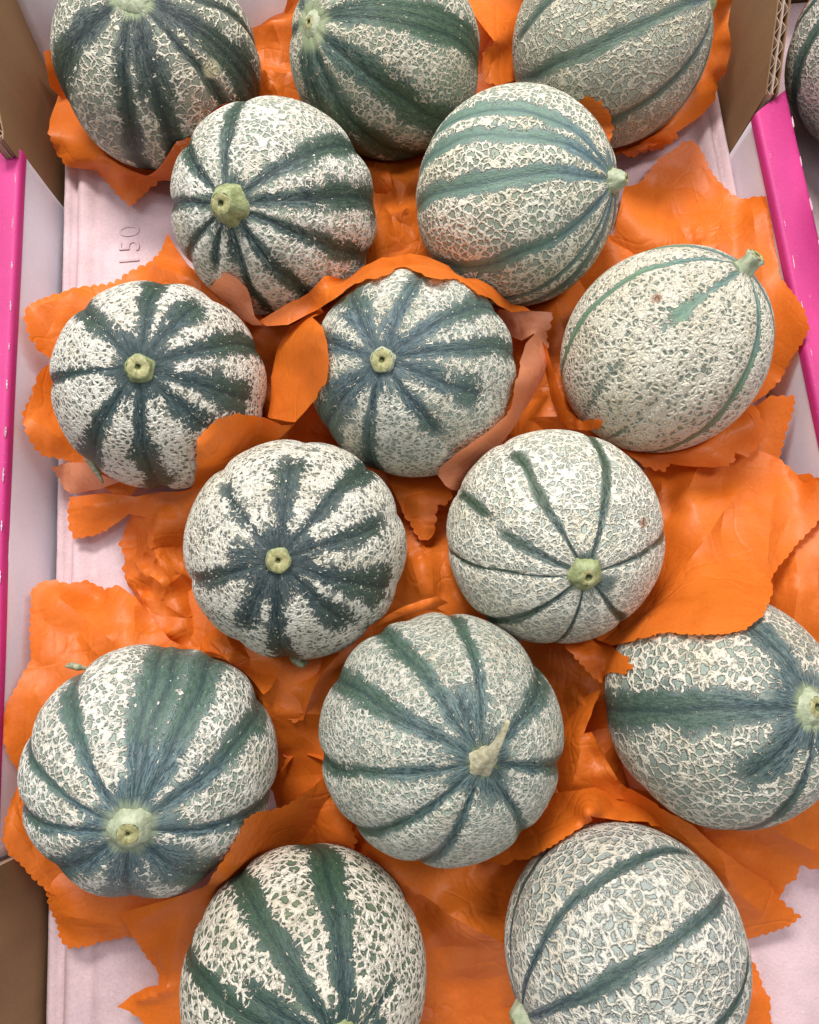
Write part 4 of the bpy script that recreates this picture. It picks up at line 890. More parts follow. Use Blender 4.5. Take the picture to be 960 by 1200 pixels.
     [(842, -20, 0.1866, 0.3414, 0.052, 0), (862, -10, 0.1982, 0.3413, 0.046, 0), (855, 25, 0.1953, 0.3285, 0.04, 0), (856, 60, 0.1983, 0.3188, 0.03, 0), (850, 85, 0.1976, 0.3124, 0.022, 1), (840, 98, 0.1949, 0.3109, 0.016, 1), (838, 118, 0.1942, 0.3031, 0.012, 0), (826, 131, 0.1862, 0.2947, 0.014, 0), (800, 150, 0.1711, 0.2838, 0.016, 0), (770, 168, 0.1557, 0.276, 0.015, 0), (735, 178, 0.1379, 0.2714, 0.016, 0), (722, 181, 0.1301, 0.2673, 0.02, 0), (700, 180, 0.1215, 0.2726, 0.015, 0), (690, 130, 0.1237, 0.309, 0.005, 0), (720, 60, 0.1462, 0.3532, 0.0, 0), (780, 20, 0.1806, 0.3747, 0.0, 0), (815, -10, 0.1962, 0.3811, 0.01, 0)],
     [(842, 40, 0.1913, 0.3267, 0.034), (838, 80, 0.1913, 0.314, 0.024), (822, 112, 0.1829, 0.3004, 0.02), (790, 145, 0.1639, 0.2822, 0.022), (760, 160, 0.1495, 0.277, 0.02), (760, 90, 0.1635, 0.3324, 0.001)],
     []),
    ('small crumpled orange paper scrap below the upper right grey melon', 0.8, 0.0, 4, 14, False, 1.0,
     [(730, 178, 0.1371, 0.2747, 0.012, 0), (752, 168, 0.1468, 0.2761, 0.016, 0), (775, 158, 0.158, 0.2797, 0.017, 0), (790, 154, 0.1664, 0.2828, 0.015, 1), (792, 166, 0.1691, 0.2808, 0.009, 1), (775, 176, 0.161, 0.2775, 0.007, 1), (755, 178, 0.1515, 0.2781, 0.006, 1), (738, 184, 0.1428, 0.2755, 0.006, 0)],
     [(762, 169, 0.1518, 0.2759, 0.015), (780, 164, 0.1608, 0.2778, 0.015)],
     []),
    ('orange paper lip standing between the bluish melon and the grey melon', 0.25, 0.004, 4, 15, False, 1.0,
     [(664, 112, 0.0991, 0.2832, 0.048, 0), (690, 107, 0.105, 0.2696, 0.0653, 1), (704, 117, 0.111, 0.2663, 0.0629, 1), (715, 130, 0.1165, 0.2635, 0.0582, 1), (719, 150, 0.1205, 0.2615, 0.0483, 1), (715, 166, 0.1181, 0.2547, 0.047, 0), (705, 190, 0.118, 0.2558, 0.03, 0), (670, 200, 0.1074, 0.2668, 0.01, 0), (620, 180, 0.0846, 0.28, 0.01, 0), (625, 140, 0.0846, 0.2855, 0.03, 0)],
     [(700, 145, 0.1127, 0.265, 0.048), (690, 125, 0.1093, 0.2747, 0.049), (660, 170, 0.1017, 0.2759, 0.02)],
     []),
    ('large orange paper flap spread over the tray in the upper right with scalloped edges', 0.55, 0.002, 6.0, 16, False, 0.8,
     [(700, 330, 0.1139, 0.1993, 0.006, 0), (715, 290, 0.1224, 0.217, 0.01, 0), (722, 255, 0.1261, 0.2311, 0.016, 0), (733, 216, 0.1326, 0.2483, 0.02, 0), (752, 209, 0.1439, 0.2547, 0.015, 1), (766, 192, 0.1527, 0.2647, 0.013, 1), (776, 180, 0.1589, 0.2715, 0.012, 1), (792, 172, 0.1672, 0.2752, 0.012, 1), (804, 163, 0.1738, 0.2796, 0.012, 1), (816, 164, 0.1794, 0.2785, 0.012, 1), (826, 178, 0.183, 0.2704, 0.012, 1), (834, 194, 0.1848, 0.2606, 0.013, 1), (846, 210, 0.188, 0.2501, 0.015, 1), (860, 224, 0.1917, 0.2401, 0.018, 1), (874, 230, 0.1965, 0.2351, 0.02, 1), (892, 226, 0.2005, 0.231, 0.028, 1), (908, 225, 0.2047, 0.2276, 0.033, 1), (911, 255, 0.2033, 0.2126, 0.033, 1), (914, 290, 0.2021, 0.196, 0.032, 1), (916, 322, 0.2001, 0.1807, 0.032, 1), (930, 340, 0.2015, 0.1691, 0.037, 1), (943, 362, 0.2027, 0.1566, 0.041, 1), (949, 384, 0.2026, 0.1461, 0.042, 1), (940, 402, 0.201, 0.1409, 0.036, 1), (926, 422, 0.198, 0.1356, 0.028, 1), (914, 445, 0.1954, 0.1285, 0.02, 1), (896, 464, 0.1886, 0.1222, 0.015, 0), (870, 480, 0.1794, 0.118, 0.008, 0), (830, 440, 0.1674, 0.1408, 0.002, 0), (780, 400, 0.1483, 0.1634, 0.0, 0), (720, 380, 0.121, 0.175, 0.002, 0)],
     [(770, 240, 0.1483, 0.2349, 0.019), (745, 265, 0.1337, 0.2212, 0.022), (795, 225, 0.1633, 0.2451, 0.014), (815, 250, 0.1682, 0.2279, 0.019), (855, 260, 0.1856, 0.2211, 0.019), (838, 238, 0.1828, 0.237, 0.013), (880, 270, 0.1923, 0.2107, 0.026), (895, 320, 0.1934, 0.1845, 0.028), (915, 370, 0.1961, 0.1587, 0.031), (905, 415, 0.1918, 0.1412, 0.024), (830, 275, 0.171, 0.2121, 0.023), (780, 280, 0.1476, 0.211, 0.024), (893, 250, 0.1982, 0.2183, 0.029), (800, 340, 0.1607, 0.191, 0.004), (812, 215, 0.1735, 0.2517, 0.011)],
     [(736, 222, 712, 300, 3.5, 26), (790, 232, 818, 280, -3, 22), (822, 255, 827, 290, 2.2, 10), (850, 222, 838, 300, 3, 24), (880, 232, 895, 330, 2.5, 24), (770, 200, 775, 260, -2, 22)]),
    ('orange paper corner leaning on the white wall below the egg shaped melon', 0.5, 0.0, 6.0, 17, False, 1.0,
     [(850, 500, 0.1689, 0.1095, 0.008, 0), (880, 480, 0.1808, 0.1157, 0.014, 0), (900, 466, 0.1875, 0.1194, 0.02, 1), (930, 466, 0.1982, 0.117, 0.024, 1), (926, 488, 0.1969, 0.1085, 0.02, 1), (919, 508, 0.1944, 0.1009, 0.016, 1), (912, 536, 0.1911, 0.0896, 0.012, 0), (920, 570, 0.1939, 0.075, 0.008, 0), (850, 600, 0.1612, 0.0642, 0.008, 0), (800, 590, 0.1402, 0.0704, 0.008, 0), (800, 540, 0.1446, 0.0934, 0.006, 0)],
     [(900, 500, 0.1868, 0.1052, 0.016), (880, 530, 0.1768, 0.093, 0.014), (850, 550, 0.1632, 0.0856, 0.012)],
     []),
    ('broad smooth orange paper flap lying over the top of the broad banded melon', 0.35, 0.01, 6.0, 18, False, 0.6,
     [(700, 620, 0.096, 0.0614, 0.004, 0), (745, 560, 0.1189, 0.0863, 0.006, 0), (770, 535, 0.1295, 0.0953, 0.012, 0), (860, 520, 0.1689, 0.0982, 0.014, 0), (905, 535, 0.1856, 0.0891, 0.017, 0), (913, 539, 0.1892, 0.0872, 0.016, 1), (931, 553, 0.1924, 0.0791, 0.022, 1), (942, 566, 0.1937, 0.0722, 0.026, 1), (956, 561, 0.1954, 0.0722, 0.034, 1), (975, 570, 0.2011, 0.0674, 0.036, 1), (972, 596, 0.1983, 0.057, 0.035, 1), (952, 619, 0.1908, 0.0489, 0.031, 1), (936, 635, 0.1836, 0.043, 0.03, 1), (924, 650, 0.1766, 0.0371, 0.032, 1), (910, 664, 0.1685, 0.0317, 0.035, 1), (901, 678, 0.1601, 0.0258, 0.043, 1), (905, 692, 0.1542, 0.0195, 0.0563, 1), (900, 706, 0.1477, 0.0142, 0.0641, 1), (893, 722, 0.1385, 0.0084, 0.0764, 0.5), (872, 738, 0.1279, 0.0035, 0.0821, 0.5), (848, 743, 0.1196, 0.0025, 0.082, 0.5), (800, 743, 0.1059, 0.0039, 0.0754, 0.5), (765, 745, 0.0967, 0.0043, 0.0666, 0), (742, 751, 0.0906, 0.003, 0.0584, 0), (716, 757, 0.0862, 0.0017, 0.038, 0), (700, 750, 0.0823, 0.0049, 0.03, 0), (660, 700, 0.0737, 0.0277, 0.006, 0), (650, 660, 0.0723, 0.0458, 0.002, 0)],
     [(800, 580, 0.1363, 0.0724, 0.02), (790, 620, 0.1276, 0.0548, 0.025), (840, 560, 0.1559, 0.0804, 0.017), (880, 590, 0.1682, 0.0649, 0.022), (860, 660, 0.1473, 0.0345, 0.039), (800, 690, 0.1203, 0.0243, 0.044), (760, 710, 0.1082, 0.0187, 0.03), (740, 730, 0.0971, 0.0112, 0.037), (780, 560, 0.1321, 0.0837, 0.012), (820, 620, 0.1391, 0.0535, 0.027), (775, 600, 0.1262, 0.0656, 0.015), (785, 650, 0.1243, 0.0428, 0.023), (830, 715, 0.1192, 0.0127, 0.0719), (890, 650, 0.1617, 0.0379, 0.035), (930, 600, 0.185, 0.0579, 0.028), (720, 690, 0.0983, 0.0294, 0.012)],
     [(872, 562, 740, 742, 6, 46), (845, 560, 842, 640, -3, 30), (905, 556, 892, 690, 3, 40), (770, 560, 768, 620, 4, 16), (815, 545, 790, 600, 4, 22), (940, 580, 905, 650, -2, 28), (830, 690, 760, 735, -3, 26)]),
    ('orange paper flap at the right edge of the box above the broad banded melon', 0.5, 0.0, 6.0, 19, False, 0.7,
     [(880, 600, 0.1703, 0.0617, 0.016, 0), (985, 560, 0.2096, 0.0724, 0.03, 1), (1000, 660, 0.206, 0.0307, 0.032, 1), (1000, 780, 0.1975, -0.0159, 0.03, 0), (960, 800, 0.1858, -0.0229, 0.02, 0), (900, 800, 0.1697, -0.022, 0.003, 0), (850, 780, 0.1502, -0.0122, 0.003, 0), (850, 690, 0.1537, 0.0251, 0.01, 0)],
     [(925, 690, 0.1791, 0.0218, 0.022), (950, 650, 0.1902, 0.0369, 0.026), (940, 730, 0.18, 0.0052, 0.026), (915, 660, 0.1783, 0.0346, 0.02)],
     [(930, 640, 925, 780, 3, 28), (960, 650, 955, 780, -2, 24)]),
    ('orange paper corner tucked behind the broad flap at the white wall on the right', 0.5, 0.0, 4, 20, False, 1.0,
     [(925, 558, 0.1917, 0.078, 0.018, 0), (945, 556, 0.1958, 0.0764, 0.026, 1), (965, 566, 0.1997, 0.0702, 0.032, 1), (990, 580, 0.2081, 0.0633, 0.033, 0), (980, 620, 0.2054, 0.0484, 0.025, 0), (930, 600, 0.1919, 0.0601, 0.015, 0)],
     [(950, 575, 0.1974, 0.0685, 0.024)],
     []),
    ('orange paper edge curled along the lower side of the egg shaped pale melon', 0.8, 0.006, 5, 21, False, 1.0,
     [(690, 520, 0.0944, 0.1039, 0.016, 0), (735, 533, 0.1106, 0.0942, 0.024, 0), (752, 545, 0.1163, 0.0879, 0.026, 1), (766, 551, 0.1225, 0.0853, 0.024, 1), (776, 553, 0.1273, 0.0845, 0.022, 1), (783, 545, 0.13, 0.0873, 0.024, 0), (800, 548, 0.1366, 0.0851, 0.025, 0), (830, 551, 0.1493, 0.083, 0.024, 0), (848, 549, 0.1574, 0.0835, 0.023, 1), (857, 541, 0.1623, 0.0869, 0.022, 1), (855, 533, 0.1625, 0.0907, 0.021, 0), (870, 538, 0.1699, 0.0887, 0.018, 1), (882, 528, 0.1758, 0.0928, 0.018, 1), (890, 505, 0.1801, 0.1022, 0.02, 1), (885, 478, 0.1791, 0.1139, 0.022, 0), (860, 470, 0.1748, 0.1225, 0.01, 0), (800, 440, 0.1536, 0.142, 0.002, 0), (730, 460, 0.1201, 0.135, 0.002, 0)],
     [(800, 536, 0.1358, 0.0893, 0.029), (840, 527, 0.1535, 0.0921, 0.028), (865, 505, 0.1665, 0.1013, 0.026), (760, 538, 0.1198, 0.0904, 0.027), (840, 540, 0.153, 0.0867, 0.027)],
     []),
    ('thin orange paper lip standing left of the egg shaped pale melon', 0.2, 0.006, 4, 22, False, 1.0,
     [(628, 392, 0.069, 0.1542, 0.042, 0), (641, 404, 0.0738, 0.1483, 0.042, 0), (647, 425, 0.0749, 0.1384, 0.043, 0), (655, 455, 0.0766, 0.125, 0.043, 0), (664, 480, 0.079, 0.1139, 0.043, 0), (678, 492, 0.0868, 0.1119, 0.0321, 1), (696, 492, 0.0903, 0.1066, 0.0463, 1), (706, 492, 0.093, 0.1048, 0.0509, 1), (707, 503, 0.0959, 0.1036, 0.04, 0), (690, 505, 0.0902, 0.1048, 0.035, 0), (668, 503, 0.0825, 0.1081, 0.03, 0), (655, 490, 0.0786, 0.1156, 0.026, 0), (646, 470, 0.0759, 0.1249, 0.026, 0), (641, 440, 0.0749, 0.138, 0.028, 0), (633, 415, 0.072, 0.148, 0.032, 0)],
     [(650, 460, 0.0759, 0.1256, 0.036), (670, 495, 0.0818, 0.1089, 0.038)],
     []),
    ('orange paper band rising over the far side of the central blue green melon', 0.12, 0.014, 4, 23, False, 1.0,
     [(303, 377, -0.067, 0.1725, 0.043, 0), (318, 368, -0.0599, 0.1744, 0.046, 0), (340, 355, -0.0498, 0.1773, 0.0502, 0), (365, 340, -0.0385, 0.1804, 0.0551, 0), (384, 322, -0.0298, 0.1853, 0.0594, 0), (420, 316, -0.0156, 0.194, 0.047, 0), (448, 302, -0.0033, 0.1976, 0.05, 0), (480, 297, 0.0103, 0.1988, 0.05, 0), (502, 301, 0.0194, 0.1961, 0.05, 0), (530, 313, 0.0304, 0.1878, 0.053, 0), (556, 325, 0.0404, 0.1805, 0.0544, 0), (585, 340, 0.0527, 0.1768, 0.047, 0), (622, 364, 0.0684, 0.1681, 0.04, 0), (600, 366, 0.059, 0.168, 0.04, 0), (560, 345, 0.038, 0.1583, 0.0788, 0), (530, 330, 0.0269, 0.1631, 0.0832, 0), (490, 322, 0.0121, 0.1666, 0.0852, 0), (452, 324, -0.0021, 0.168, 0.0834, 0), (430, 330, -0.0106, 0.1679, 0.0807, 0), (402, 344, -0.022, 0.1666, 0.0743, 0), (372, 363, -0.0365, 0.1715, 0.052, 0), (338, 381, -0.0515, 0.1668, 0.048, 0), (312, 383, -0.0631, 0.1689, 0.044, 0)],
     [(470, 310, 0.0056, 0.1913, 0.053), (400, 332, -0.0242, 0.185, 0.051), (540, 322, 0.0342, 0.1839, 0.052), (350, 366, -0.046, 0.1726, 0.049)],
     []),
    ('salmon coloured turned back paper flap leaning on the knobbed melon', 0.15, 0.012, 4, 24, True, 1.0,
     [(247, 331, -0.0894, 0.1942, 0.046, 1), (256, 324, -0.0812, 0.1871, 0.0626, 1), (264, 318, -0.0768, 0.1868, 0.0671, 0), (276, 324, -0.0723, 0.1843, 0.066, 0), (289, 336, -0.0683, 0.1812, 0.0615, 0), (294, 352, -0.0684, 0.179, 0.0525, 0), (298, 370, -0.0678, 0.1727, 0.049, 0), (309, 381, -0.064, 0.1689, 0.046, 0), (296, 380, -0.0702, 0.1719, 0.042, 0), (280, 370, -0.0778, 0.1792, 0.038, 0), (262, 352, -0.0853, 0.1883, 0.038, 0)],
     [(277, 345, -0.0748, 0.1815, 0.0548)],
     []),
    ('orange paper petal folded against the left side of the central blue green melon', 0.22, 0.018, 4.5, 25, False, 1.0,
     [(366, 372, -0.0394, 0.1688, 0.05, 0), (378, 383, -0.0323, 0.152, 0.0727, 0), (383, 400, -0.0303, 0.1426, 0.0773, 0), (386, 424, -0.0297, 0.1327, 0.0777, 0), (382, 450, -0.0323, 0.1246, 0.0725, 0), (370, 470, -0.0388, 0.1219, 0.06, 0), (346, 495, -0.0508, 0.1175, 0.046, 0), (335, 494, -0.0559, 0.1197, 0.042, 0), (312, 489, -0.0665, 0.1249, 0.036, 0), (316, 450, -0.0649, 0.1438, 0.032, 0), (325, 405, -0.0602, 0.1642, 0.032, 0), (340, 382, -0.0526, 0.1724, 0.036, 0), (375, 360, -0.0358, 0.176, 0.046, 0), (380, 366, -0.0337, 0.172, 0.048, 0)],
     [(350, 440, -0.0478, 0.1402, 0.048), (340, 400, -0.0517, 0.1601, 0.044), (365, 410, -0.0388, 0.1447, 0.0654), (335, 470, -0.0555, 0.1301, 0.042)],
     []),
    ('orange paper lip curled between the central melon and the thin striped melon', 0.2, 0.01, 4.5, 26, True, 1.0,
     [(628, 390, 0.0679, 0.1523, 0.048, 0), (616, 404, 0.0619, 0.1456, 0.05, 0), (607, 430, 0.0568, 0.1343, 0.051, 0), (602, 455, 0.0519, 0.1197, 0.0616, 0), (594, 488, 0.0483, 0.1089, 0.0548, 0), (565, 512, 0.0354, 0.0983, 0.0603, 0), (535, 532, 0.0232, 0.0916, 0.0591, 0), (515, 550, 0.0153, 0.0874, 0.0508, 0), (513, 558, 0.0145, 0.0855, 0.046, 0), (522, 569, 0.0178, 0.0816, 0.042, 0), (538, 578, 0.0243, 0.0788, 0.036, 0), (552, 560, 0.0309, 0.0864, 0.034, 0), (580, 532, 0.0434, 0.0968, 0.036, 0), (600, 505, 0.0532, 0.1083, 0.034, 0), (618, 475, 0.0625, 0.1215, 0.032, 0), (636, 445, 0.0717, 0.1343, 0.032, 0), (642, 425, 0.0748, 0.1423, 0.034, 0), (635, 400, 0.0719, 0.1512, 0.04, 0)],
     [(620, 430, 0.0634, 0.1367, 0.044), (605, 470, 0.0549, 0.1191, 0.046), (575, 520, 0.0408, 0.0994, 0.045), (540, 545, 0.0258, 0.0902, 0.045)],
     []),
    ('salmon paper piece lying between the central melon and the egg shaped melon', 0.3, 0.004, 4.5, 27, True, 1.0,
     [(585, 362, 0.0541, 0.1745, 0.032, 0), (612, 362, 0.0662, 0.1744, 0.03, 0), (648, 366, 0.0821, 0.1722, 0.028, 1), (645, 380, 0.08, 0.1656, 0.028, 1), (640, 392, 0.0771, 0.1602, 0.028, 1), (644, 408, 0.078, 0.1526, 0.028, 0), (634, 400, 0.0734, 0.1553, 0.031, 0), (626, 390, 0.0699, 0.1589, 0.034, 0), (612, 398, 0.0643, 0.1575, 0.03, 0), (596, 392, 0.0585, 0.1633, 0.025, 0), (580, 372, 0.0529, 0.1749, 0.022, 0)],
     [(620, 375, 0.0687, 0.1675, 0.031)],
     []),
    ('orange paper sheet under the left white melon, two scalloped lobes on the white wall', 0.4, 0.002, 6.0, 28, False, 1.0,
     [(34, 360, -0.1883, 0.1973, 0.031, 1), (60, 350, -0.1789, 0.2035, 0.027, 1), (85, 345, -0.1701, 0.2079, 0.022, 1), (108, 338, -0.161, 0.2123, 0.019, 1), (128, 335, -0.1526, 0.2142, 0.017, 1), (142, 329, -0.1469, 0.2179, 0.015, 1), (158, 317, -0.1398, 0.224, 0.014, 1), (176, 307, -0.1306, 0.2272, 0.016, 1), (188, 292, -0.1235, 0.2318, 0.02, 0), (196, 272, -0.1176, 0.2378, 0.026, 0), (206, 290, -0.1132, 0.2282, 0.026, 0), (222, 312, -0.106, 0.2165, 0.026, 0), (260, 340, -0.0886, 0.1999, 0.028, 0), (290, 372, -0.077, 0.1864, 0.022, 0), (270, 420, -0.0911, 0.1723, 0.004, 0), (210, 500, -0.1204, 0.1361, 0.002, 0), (150, 590, -0.145, 0.0937, 0.01, 0), (118, 568, -0.1575, 0.1038, 0.014, 0), (100, 552, -0.1647, 0.1111, 0.016, 0), (76, 538, -0.1734, 0.1171, 0.02, 1), (54, 535, -0.1805, 0.1176, 0.025, 1), (42, 525, -0.1832, 0.1208, 0.03, 1), (32, 505, -0.1855, 0.1286, 0.034, 1), (28, 487, -0.1869, 0.1364, 0.035, 1), (36, 462, -0.1849, 0.1483, 0.033, 1), (46, 434, -0.1831, 0.1627, 0.029, 0), (62, 422, -0.1793, 0.1706, 0.023, 0), (46, 411, -0.1834, 0.1735, 0.029, 1), (36, 396, -0.1858, 0.1789, 0.033, 1), (30, 374, -0.1882, 0.1891, 0.034, 1)],
     [(60, 380, -0.1791, 0.1894, 0.026), (95, 365, -0.1649, 0.197, 0.023), (140, 345, -0.1462, 0.2075, 0.019), (190, 318, -0.122, 0.2172, 0.022), (225, 328, -0.1042, 0.2072, 0.028), (50, 490, -0.1812, 0.1371, 0.028), (75, 515, -0.1726, 0.1266, 0.023), (165, 430, -0.1419, 0.1735, 0.0), (62, 450, -0.18, 0.1582, 0.021)],
     [(40, 365, 110, 345, 2.5, 22), (95, 340, 75, 385, 2, 16), (35, 490, 80, 520, 2.5, 24), (175, 310, 230, 335, 3, 18)]),
    ('small salmon paper tab at the white wall below the left white melon', 0.3, 0.0, 4, 29, True, 1.0,
     [(60, 548, -0.1819, 0.1141, 0.017, 1), (82, 542, -0.1712, 0.1154, 0.019, 0), (104, 543, -0.1611, 0.1138, 0.02, 0), (118, 556, -0.1554, 0.1077, 0.019, 0), (142, 566, -0.1461, 0.1032, 0.016, 0), (122, 574, -0.1562, 0.1012, 0.013, 0), (102, 578, -0.1664, 0.1009, 0.01, 0), (84, 579, -0.1749, 0.1014, 0.009, 1), (76, 572, -0.1785, 0.105, 0.009, 1), (70, 560, -0.1798, 0.1098, 0.012, 1)],
     [(95, 560, -0.1663, 0.1074, 0.017)],
     []),
    ('orange paper sheet wrapped round the left of the star striped melon', 0.3, 0.01, 5, 30, False, 1.0,
     [(81, 582, -0.1747, 0.0993, 0.012, 1), (80, 603, -0.176, 0.0904, 0.01, 1), (82, 620, -0.1754, 0.0829, 0.009, 1), (88, 632, -0.1732, 0.0775, 0.008, 1), (97, 629, -0.1692, 0.0785, 0.008, 1), (112, 627, -0.1626, 0.0788, 0.008, 1), (130, 618, -0.1542, 0.082, 0.009, 0), (152, 602, -0.1433, 0.0877, 0.012, 0), (170, 607, -0.1339, 0.0839, 0.016, 0), (176, 643, -0.1299, 0.0671, 0.02, 0), (200, 640, -0.1211, 0.0683, 0.016, 0), (240, 660, -0.1073, 0.06, 0.005, 0), (290, 640, -0.0857, 0.0677, 0.002, 0), (310, 580, -0.0753, 0.0939, 0.004, 0), (300, 530, -0.0739, 0.11, 0.028, 0), (330, 512, -0.0594, 0.1142, 0.036, 0), (346, 497, -0.0516, 0.1184, 0.041, 0), (330, 499, -0.0577, 0.117, 0.044, 0), (314, 491, -0.0635, 0.1199, 0.047, 0), (300, 486, -0.0687, 0.1218, 0.049, 0), (280, 485, -0.0734, 0.1175, 0.0632, 0), (256, 492, -0.0811, 0.1131, 0.0697, 0.6), (242, 503, -0.0862, 0.1088, 0.0706, 0.6), (234, 516, -0.0898, 0.1046, 0.0688, 0.6), (232, 545, -0.094, 0.0966, 0.0582, 0), (222, 566, -0.1061, 0.0958, 0.032, 0), (196, 578, -0.1205, 0.0942, 0.022, 0), (160, 582, -0.1382, 0.0954, 0.016, 0), (120, 578, -0.1575, 0.0997, 0.012, 0)],
     [(268, 515, -0.0794, 0.1072, 0.0592), (245, 545, -0.09, 0.0973, 0.0544), (225, 585, -0.1056, 0.0881, 0.03), (195, 620, -0.12, 0.0753, 0.025), (110, 605, -0.1613, 0.0876, 0.013), (150, 592, -0.143, 0.0915, 0.015), (290, 505, -0.0739, 0.1155, 0.045), (200, 600, -0.1182, 0.084, 0.024)],
     [(95, 595, 150, 590, 2.5, 16), (160, 600, 240, 545, 3, 16), (195, 590, 180, 640, 2.5, 14)]),
    ('crumpled orange paper sheet left of the star striped melon', 1.7, 0.0, 4.5, 31, False, 1.3,
     [(130, 632, -0.1516, 0.0745, 0.015, 1), (136, 645, -0.149, 0.0686, 0.015, 1), (140, 655, -0.1477, 0.0643, 0.014, 1), (136, 663, -0.1498, 0.0611, 0.013, 1), (141, 672, -0.148, 0.0572, 0.012, 1), (150, 690, -0.1441, 0.0491, 0.012, 0), (160, 720, -0.1399, 0.0359, 0.012, 0), (190, 760, -0.1265, 0.018, 0.014, 0), (240, 790, -0.1052, 0.0041, 0.016, 0), (330, 800, -0.0682, -0.0029, 0.016, 0), (330, 720, -0.0694, 0.0309, 0.002, 0), (260, 640, -0.099, 0.0688, 0.002, 0), (240, 570, -0.1064, 0.1008, 0.005, 0), (190, 585, -0.1272, 0.0945, 0.01, 0), (150, 600, -0.1442, 0.0887, 0.012, 0), (138, 618, -0.149, 0.0808, 0.013, 0)],
     [(165, 640, -0.1346, 0.0688, 0.02), (180, 680, -0.1261, 0.0503, 0.026), (205, 650, -0.1176, 0.0631, 0.02), (200, 710, -0.1173, 0.0371, 0.028), (175, 620, -0.1314, 0.0777, 0.017), (195, 690, -0.1224, 0.0466, 0.019), (220, 720, -0.1108, 0.0329, 0.023), (240, 750, -0.1019, 0.0198, 0.026), (190, 740, -0.1236, 0.0258, 0.022), (205, 735, -0.1151, 0.0268, 0.029), (170, 665, -0.1344, 0.0587, 0.015), (260, 770, -0.0943, 0.0112, 0.025)],
     [(132, 640, 205, 700, 4, 20), (143, 672, 165, 705, 3.5, 12), (178, 640, 206, 694, 4, 14), (188, 612, 160, 655, 3, 14), (205, 650, 240, 705, 3, 18), (165, 690, 180, 755, 4, 14), (215, 720, 290, 790, 3, 20), (196, 735, 180, 765, 3, 12)]),
    ('orange paper sheet under the large lower left melon, scalloped flaps along the white wall', 0.45, 0.002, 6.0, 32, False, 1.0,
     [(38, 692, -0.1882, 0.051, 0.02, 1), (48, 682, -0.1846, 0.055, 0.019, 1), (62, 680, -0.1791, 0.0556, 0.018, 1), (80, 684, -0.1724, 0.0535, 0.016, 1), (100, 680, -0.1644, 0.0547, 0.015, 1), (120, 690, -0.1562, 0.0499, 0.014, 1), (138, 686, -0.1485, 0.051, 0.014, 0), (160, 700, -0.1383, 0.044, 0.016, 0), (200, 750, -0.1202, 0.0215, 0.02, 0), (240, 770, -0.1062, 0.0123, 0.012, 0), (260, 860, -0.1012, -0.0252, 0.003, 0), (260, 960, -0.1022, -0.0648, 0.003, 0), (200, 1020, -0.1268, -0.0856, 0.004, 0), (150, 1060, -0.144, -0.0968, 0.012, 0), (90, 1060, -0.1658, -0.094, 0.016, 0), (60, 1045, -0.1757, -0.0868, 0.02, 1), (45, 1030, -0.1801, -0.0803, 0.023, 1), (30, 1014, -0.184, -0.0732, 0.027, 1), (12, 1000, -0.1883, -0.0667, 0.032, 1), (5, 984, -0.1901, -0.0605, 0.034, 1), (7, 962, -0.1896, -0.0528, 0.034, 1), (16, 935, -0.1881, -0.0437, 0.031, 0), (24, 910, -0.1869, -0.0351, 0.028, 0), (12, 890, -0.1897, -0.0269, 0.032, 1), (4, 868, -0.1914, -0.0183, 0.035, 1), (0, 845, -0.1927, -0.0096, 0.036, 1), (4, 828, -0.192, -0.0033, 0.035, 1), (16, 808, -0.1892, 0.004, 0.032, 1), (26, 790, -0.1876, 0.0108, 0.028, 1), (38, 770, -0.1856, 0.0185, 0.023, 1), (36, 735, -0.1879, 0.033, 0.021, 1), (37, 712, -0.1883, 0.0426, 0.02, 1)],
     [(80, 720, -0.1707, 0.038, 0.019), (130, 720, -0.1485, 0.036, 0.022), (135, 745, -0.1451, 0.0253, 0.025), (60, 770, -0.1761, 0.0178, 0.024), (80, 760, -0.1685, 0.0212, 0.023), (30, 840, -0.1849, -0.0088, 0.029), (25, 960, -0.1854, -0.0533, 0.029), (160, 900, -0.1446, -0.0384, 0.0), (160, 730, -0.1379, 0.0313, 0.017), (100, 745, -0.1626, 0.027, 0.018), (110, 700, -0.1609, 0.0461, 0.013)],
     [(58, 688, 140, 756, 3.5, 34), (104, 690, 136, 745, -2.5, 22), (162, 700, 163, 752, 4, 18), (80, 690, 45, 780, 2.5, 34), (120, 770, 95, 740, 2, 20), (40, 800, 70, 860, 2.5, 26), (18, 960, 60, 1030, 2, 22)]),
    ('dull orange paper flap with scalloped edge hanging below the large lower left melon', 0.25, 0.004, 6.0, 33, False, 1.0,
     [(56, 1040, -0.1773, -0.0848, 0.02, 1), (58, 1062, -0.1778, -0.0935, 0.017, 1), (66, 1080, -0.1755, -0.1007, 0.015, 1), (70, 1100, -0.1743, -0.1082, 0.014, 1), (80, 1111, -0.1708, -0.1127, 0.013, 1), (105, 1109, -0.1611, -0.1127, 0.013, 1), (112, 1105, -0.1588, -0.1118, 0.012, 1), (135, 1100, -0.1498, -0.1107, 0.012, 1), (165, 1094, -0.1381, -0.1095, 0.012, 0), (200, 1080, -0.1243, -0.1055, 0.012, 0), (200, 1030, -0.1248, -0.0879, 0.01, 0), (150, 980, -0.1476, -0.069, 0.003, 0), (90, 1000, -0.1689, -0.0734, 0.01, 0)],
     [(110, 1075, -0.157, -0.0994, 0.018), (150, 1075, -0.142, -0.1008, 0.017), (80, 1070, -0.1682, -0.0965, 0.019)],
     [(70, 1070, 150, 1085, 1.5, 22)]),
    ('orange paper sheet between the two lower left melons, scalloped edge lying on the larger', 0.22, 0.014, 5, 34, False, 1.0,
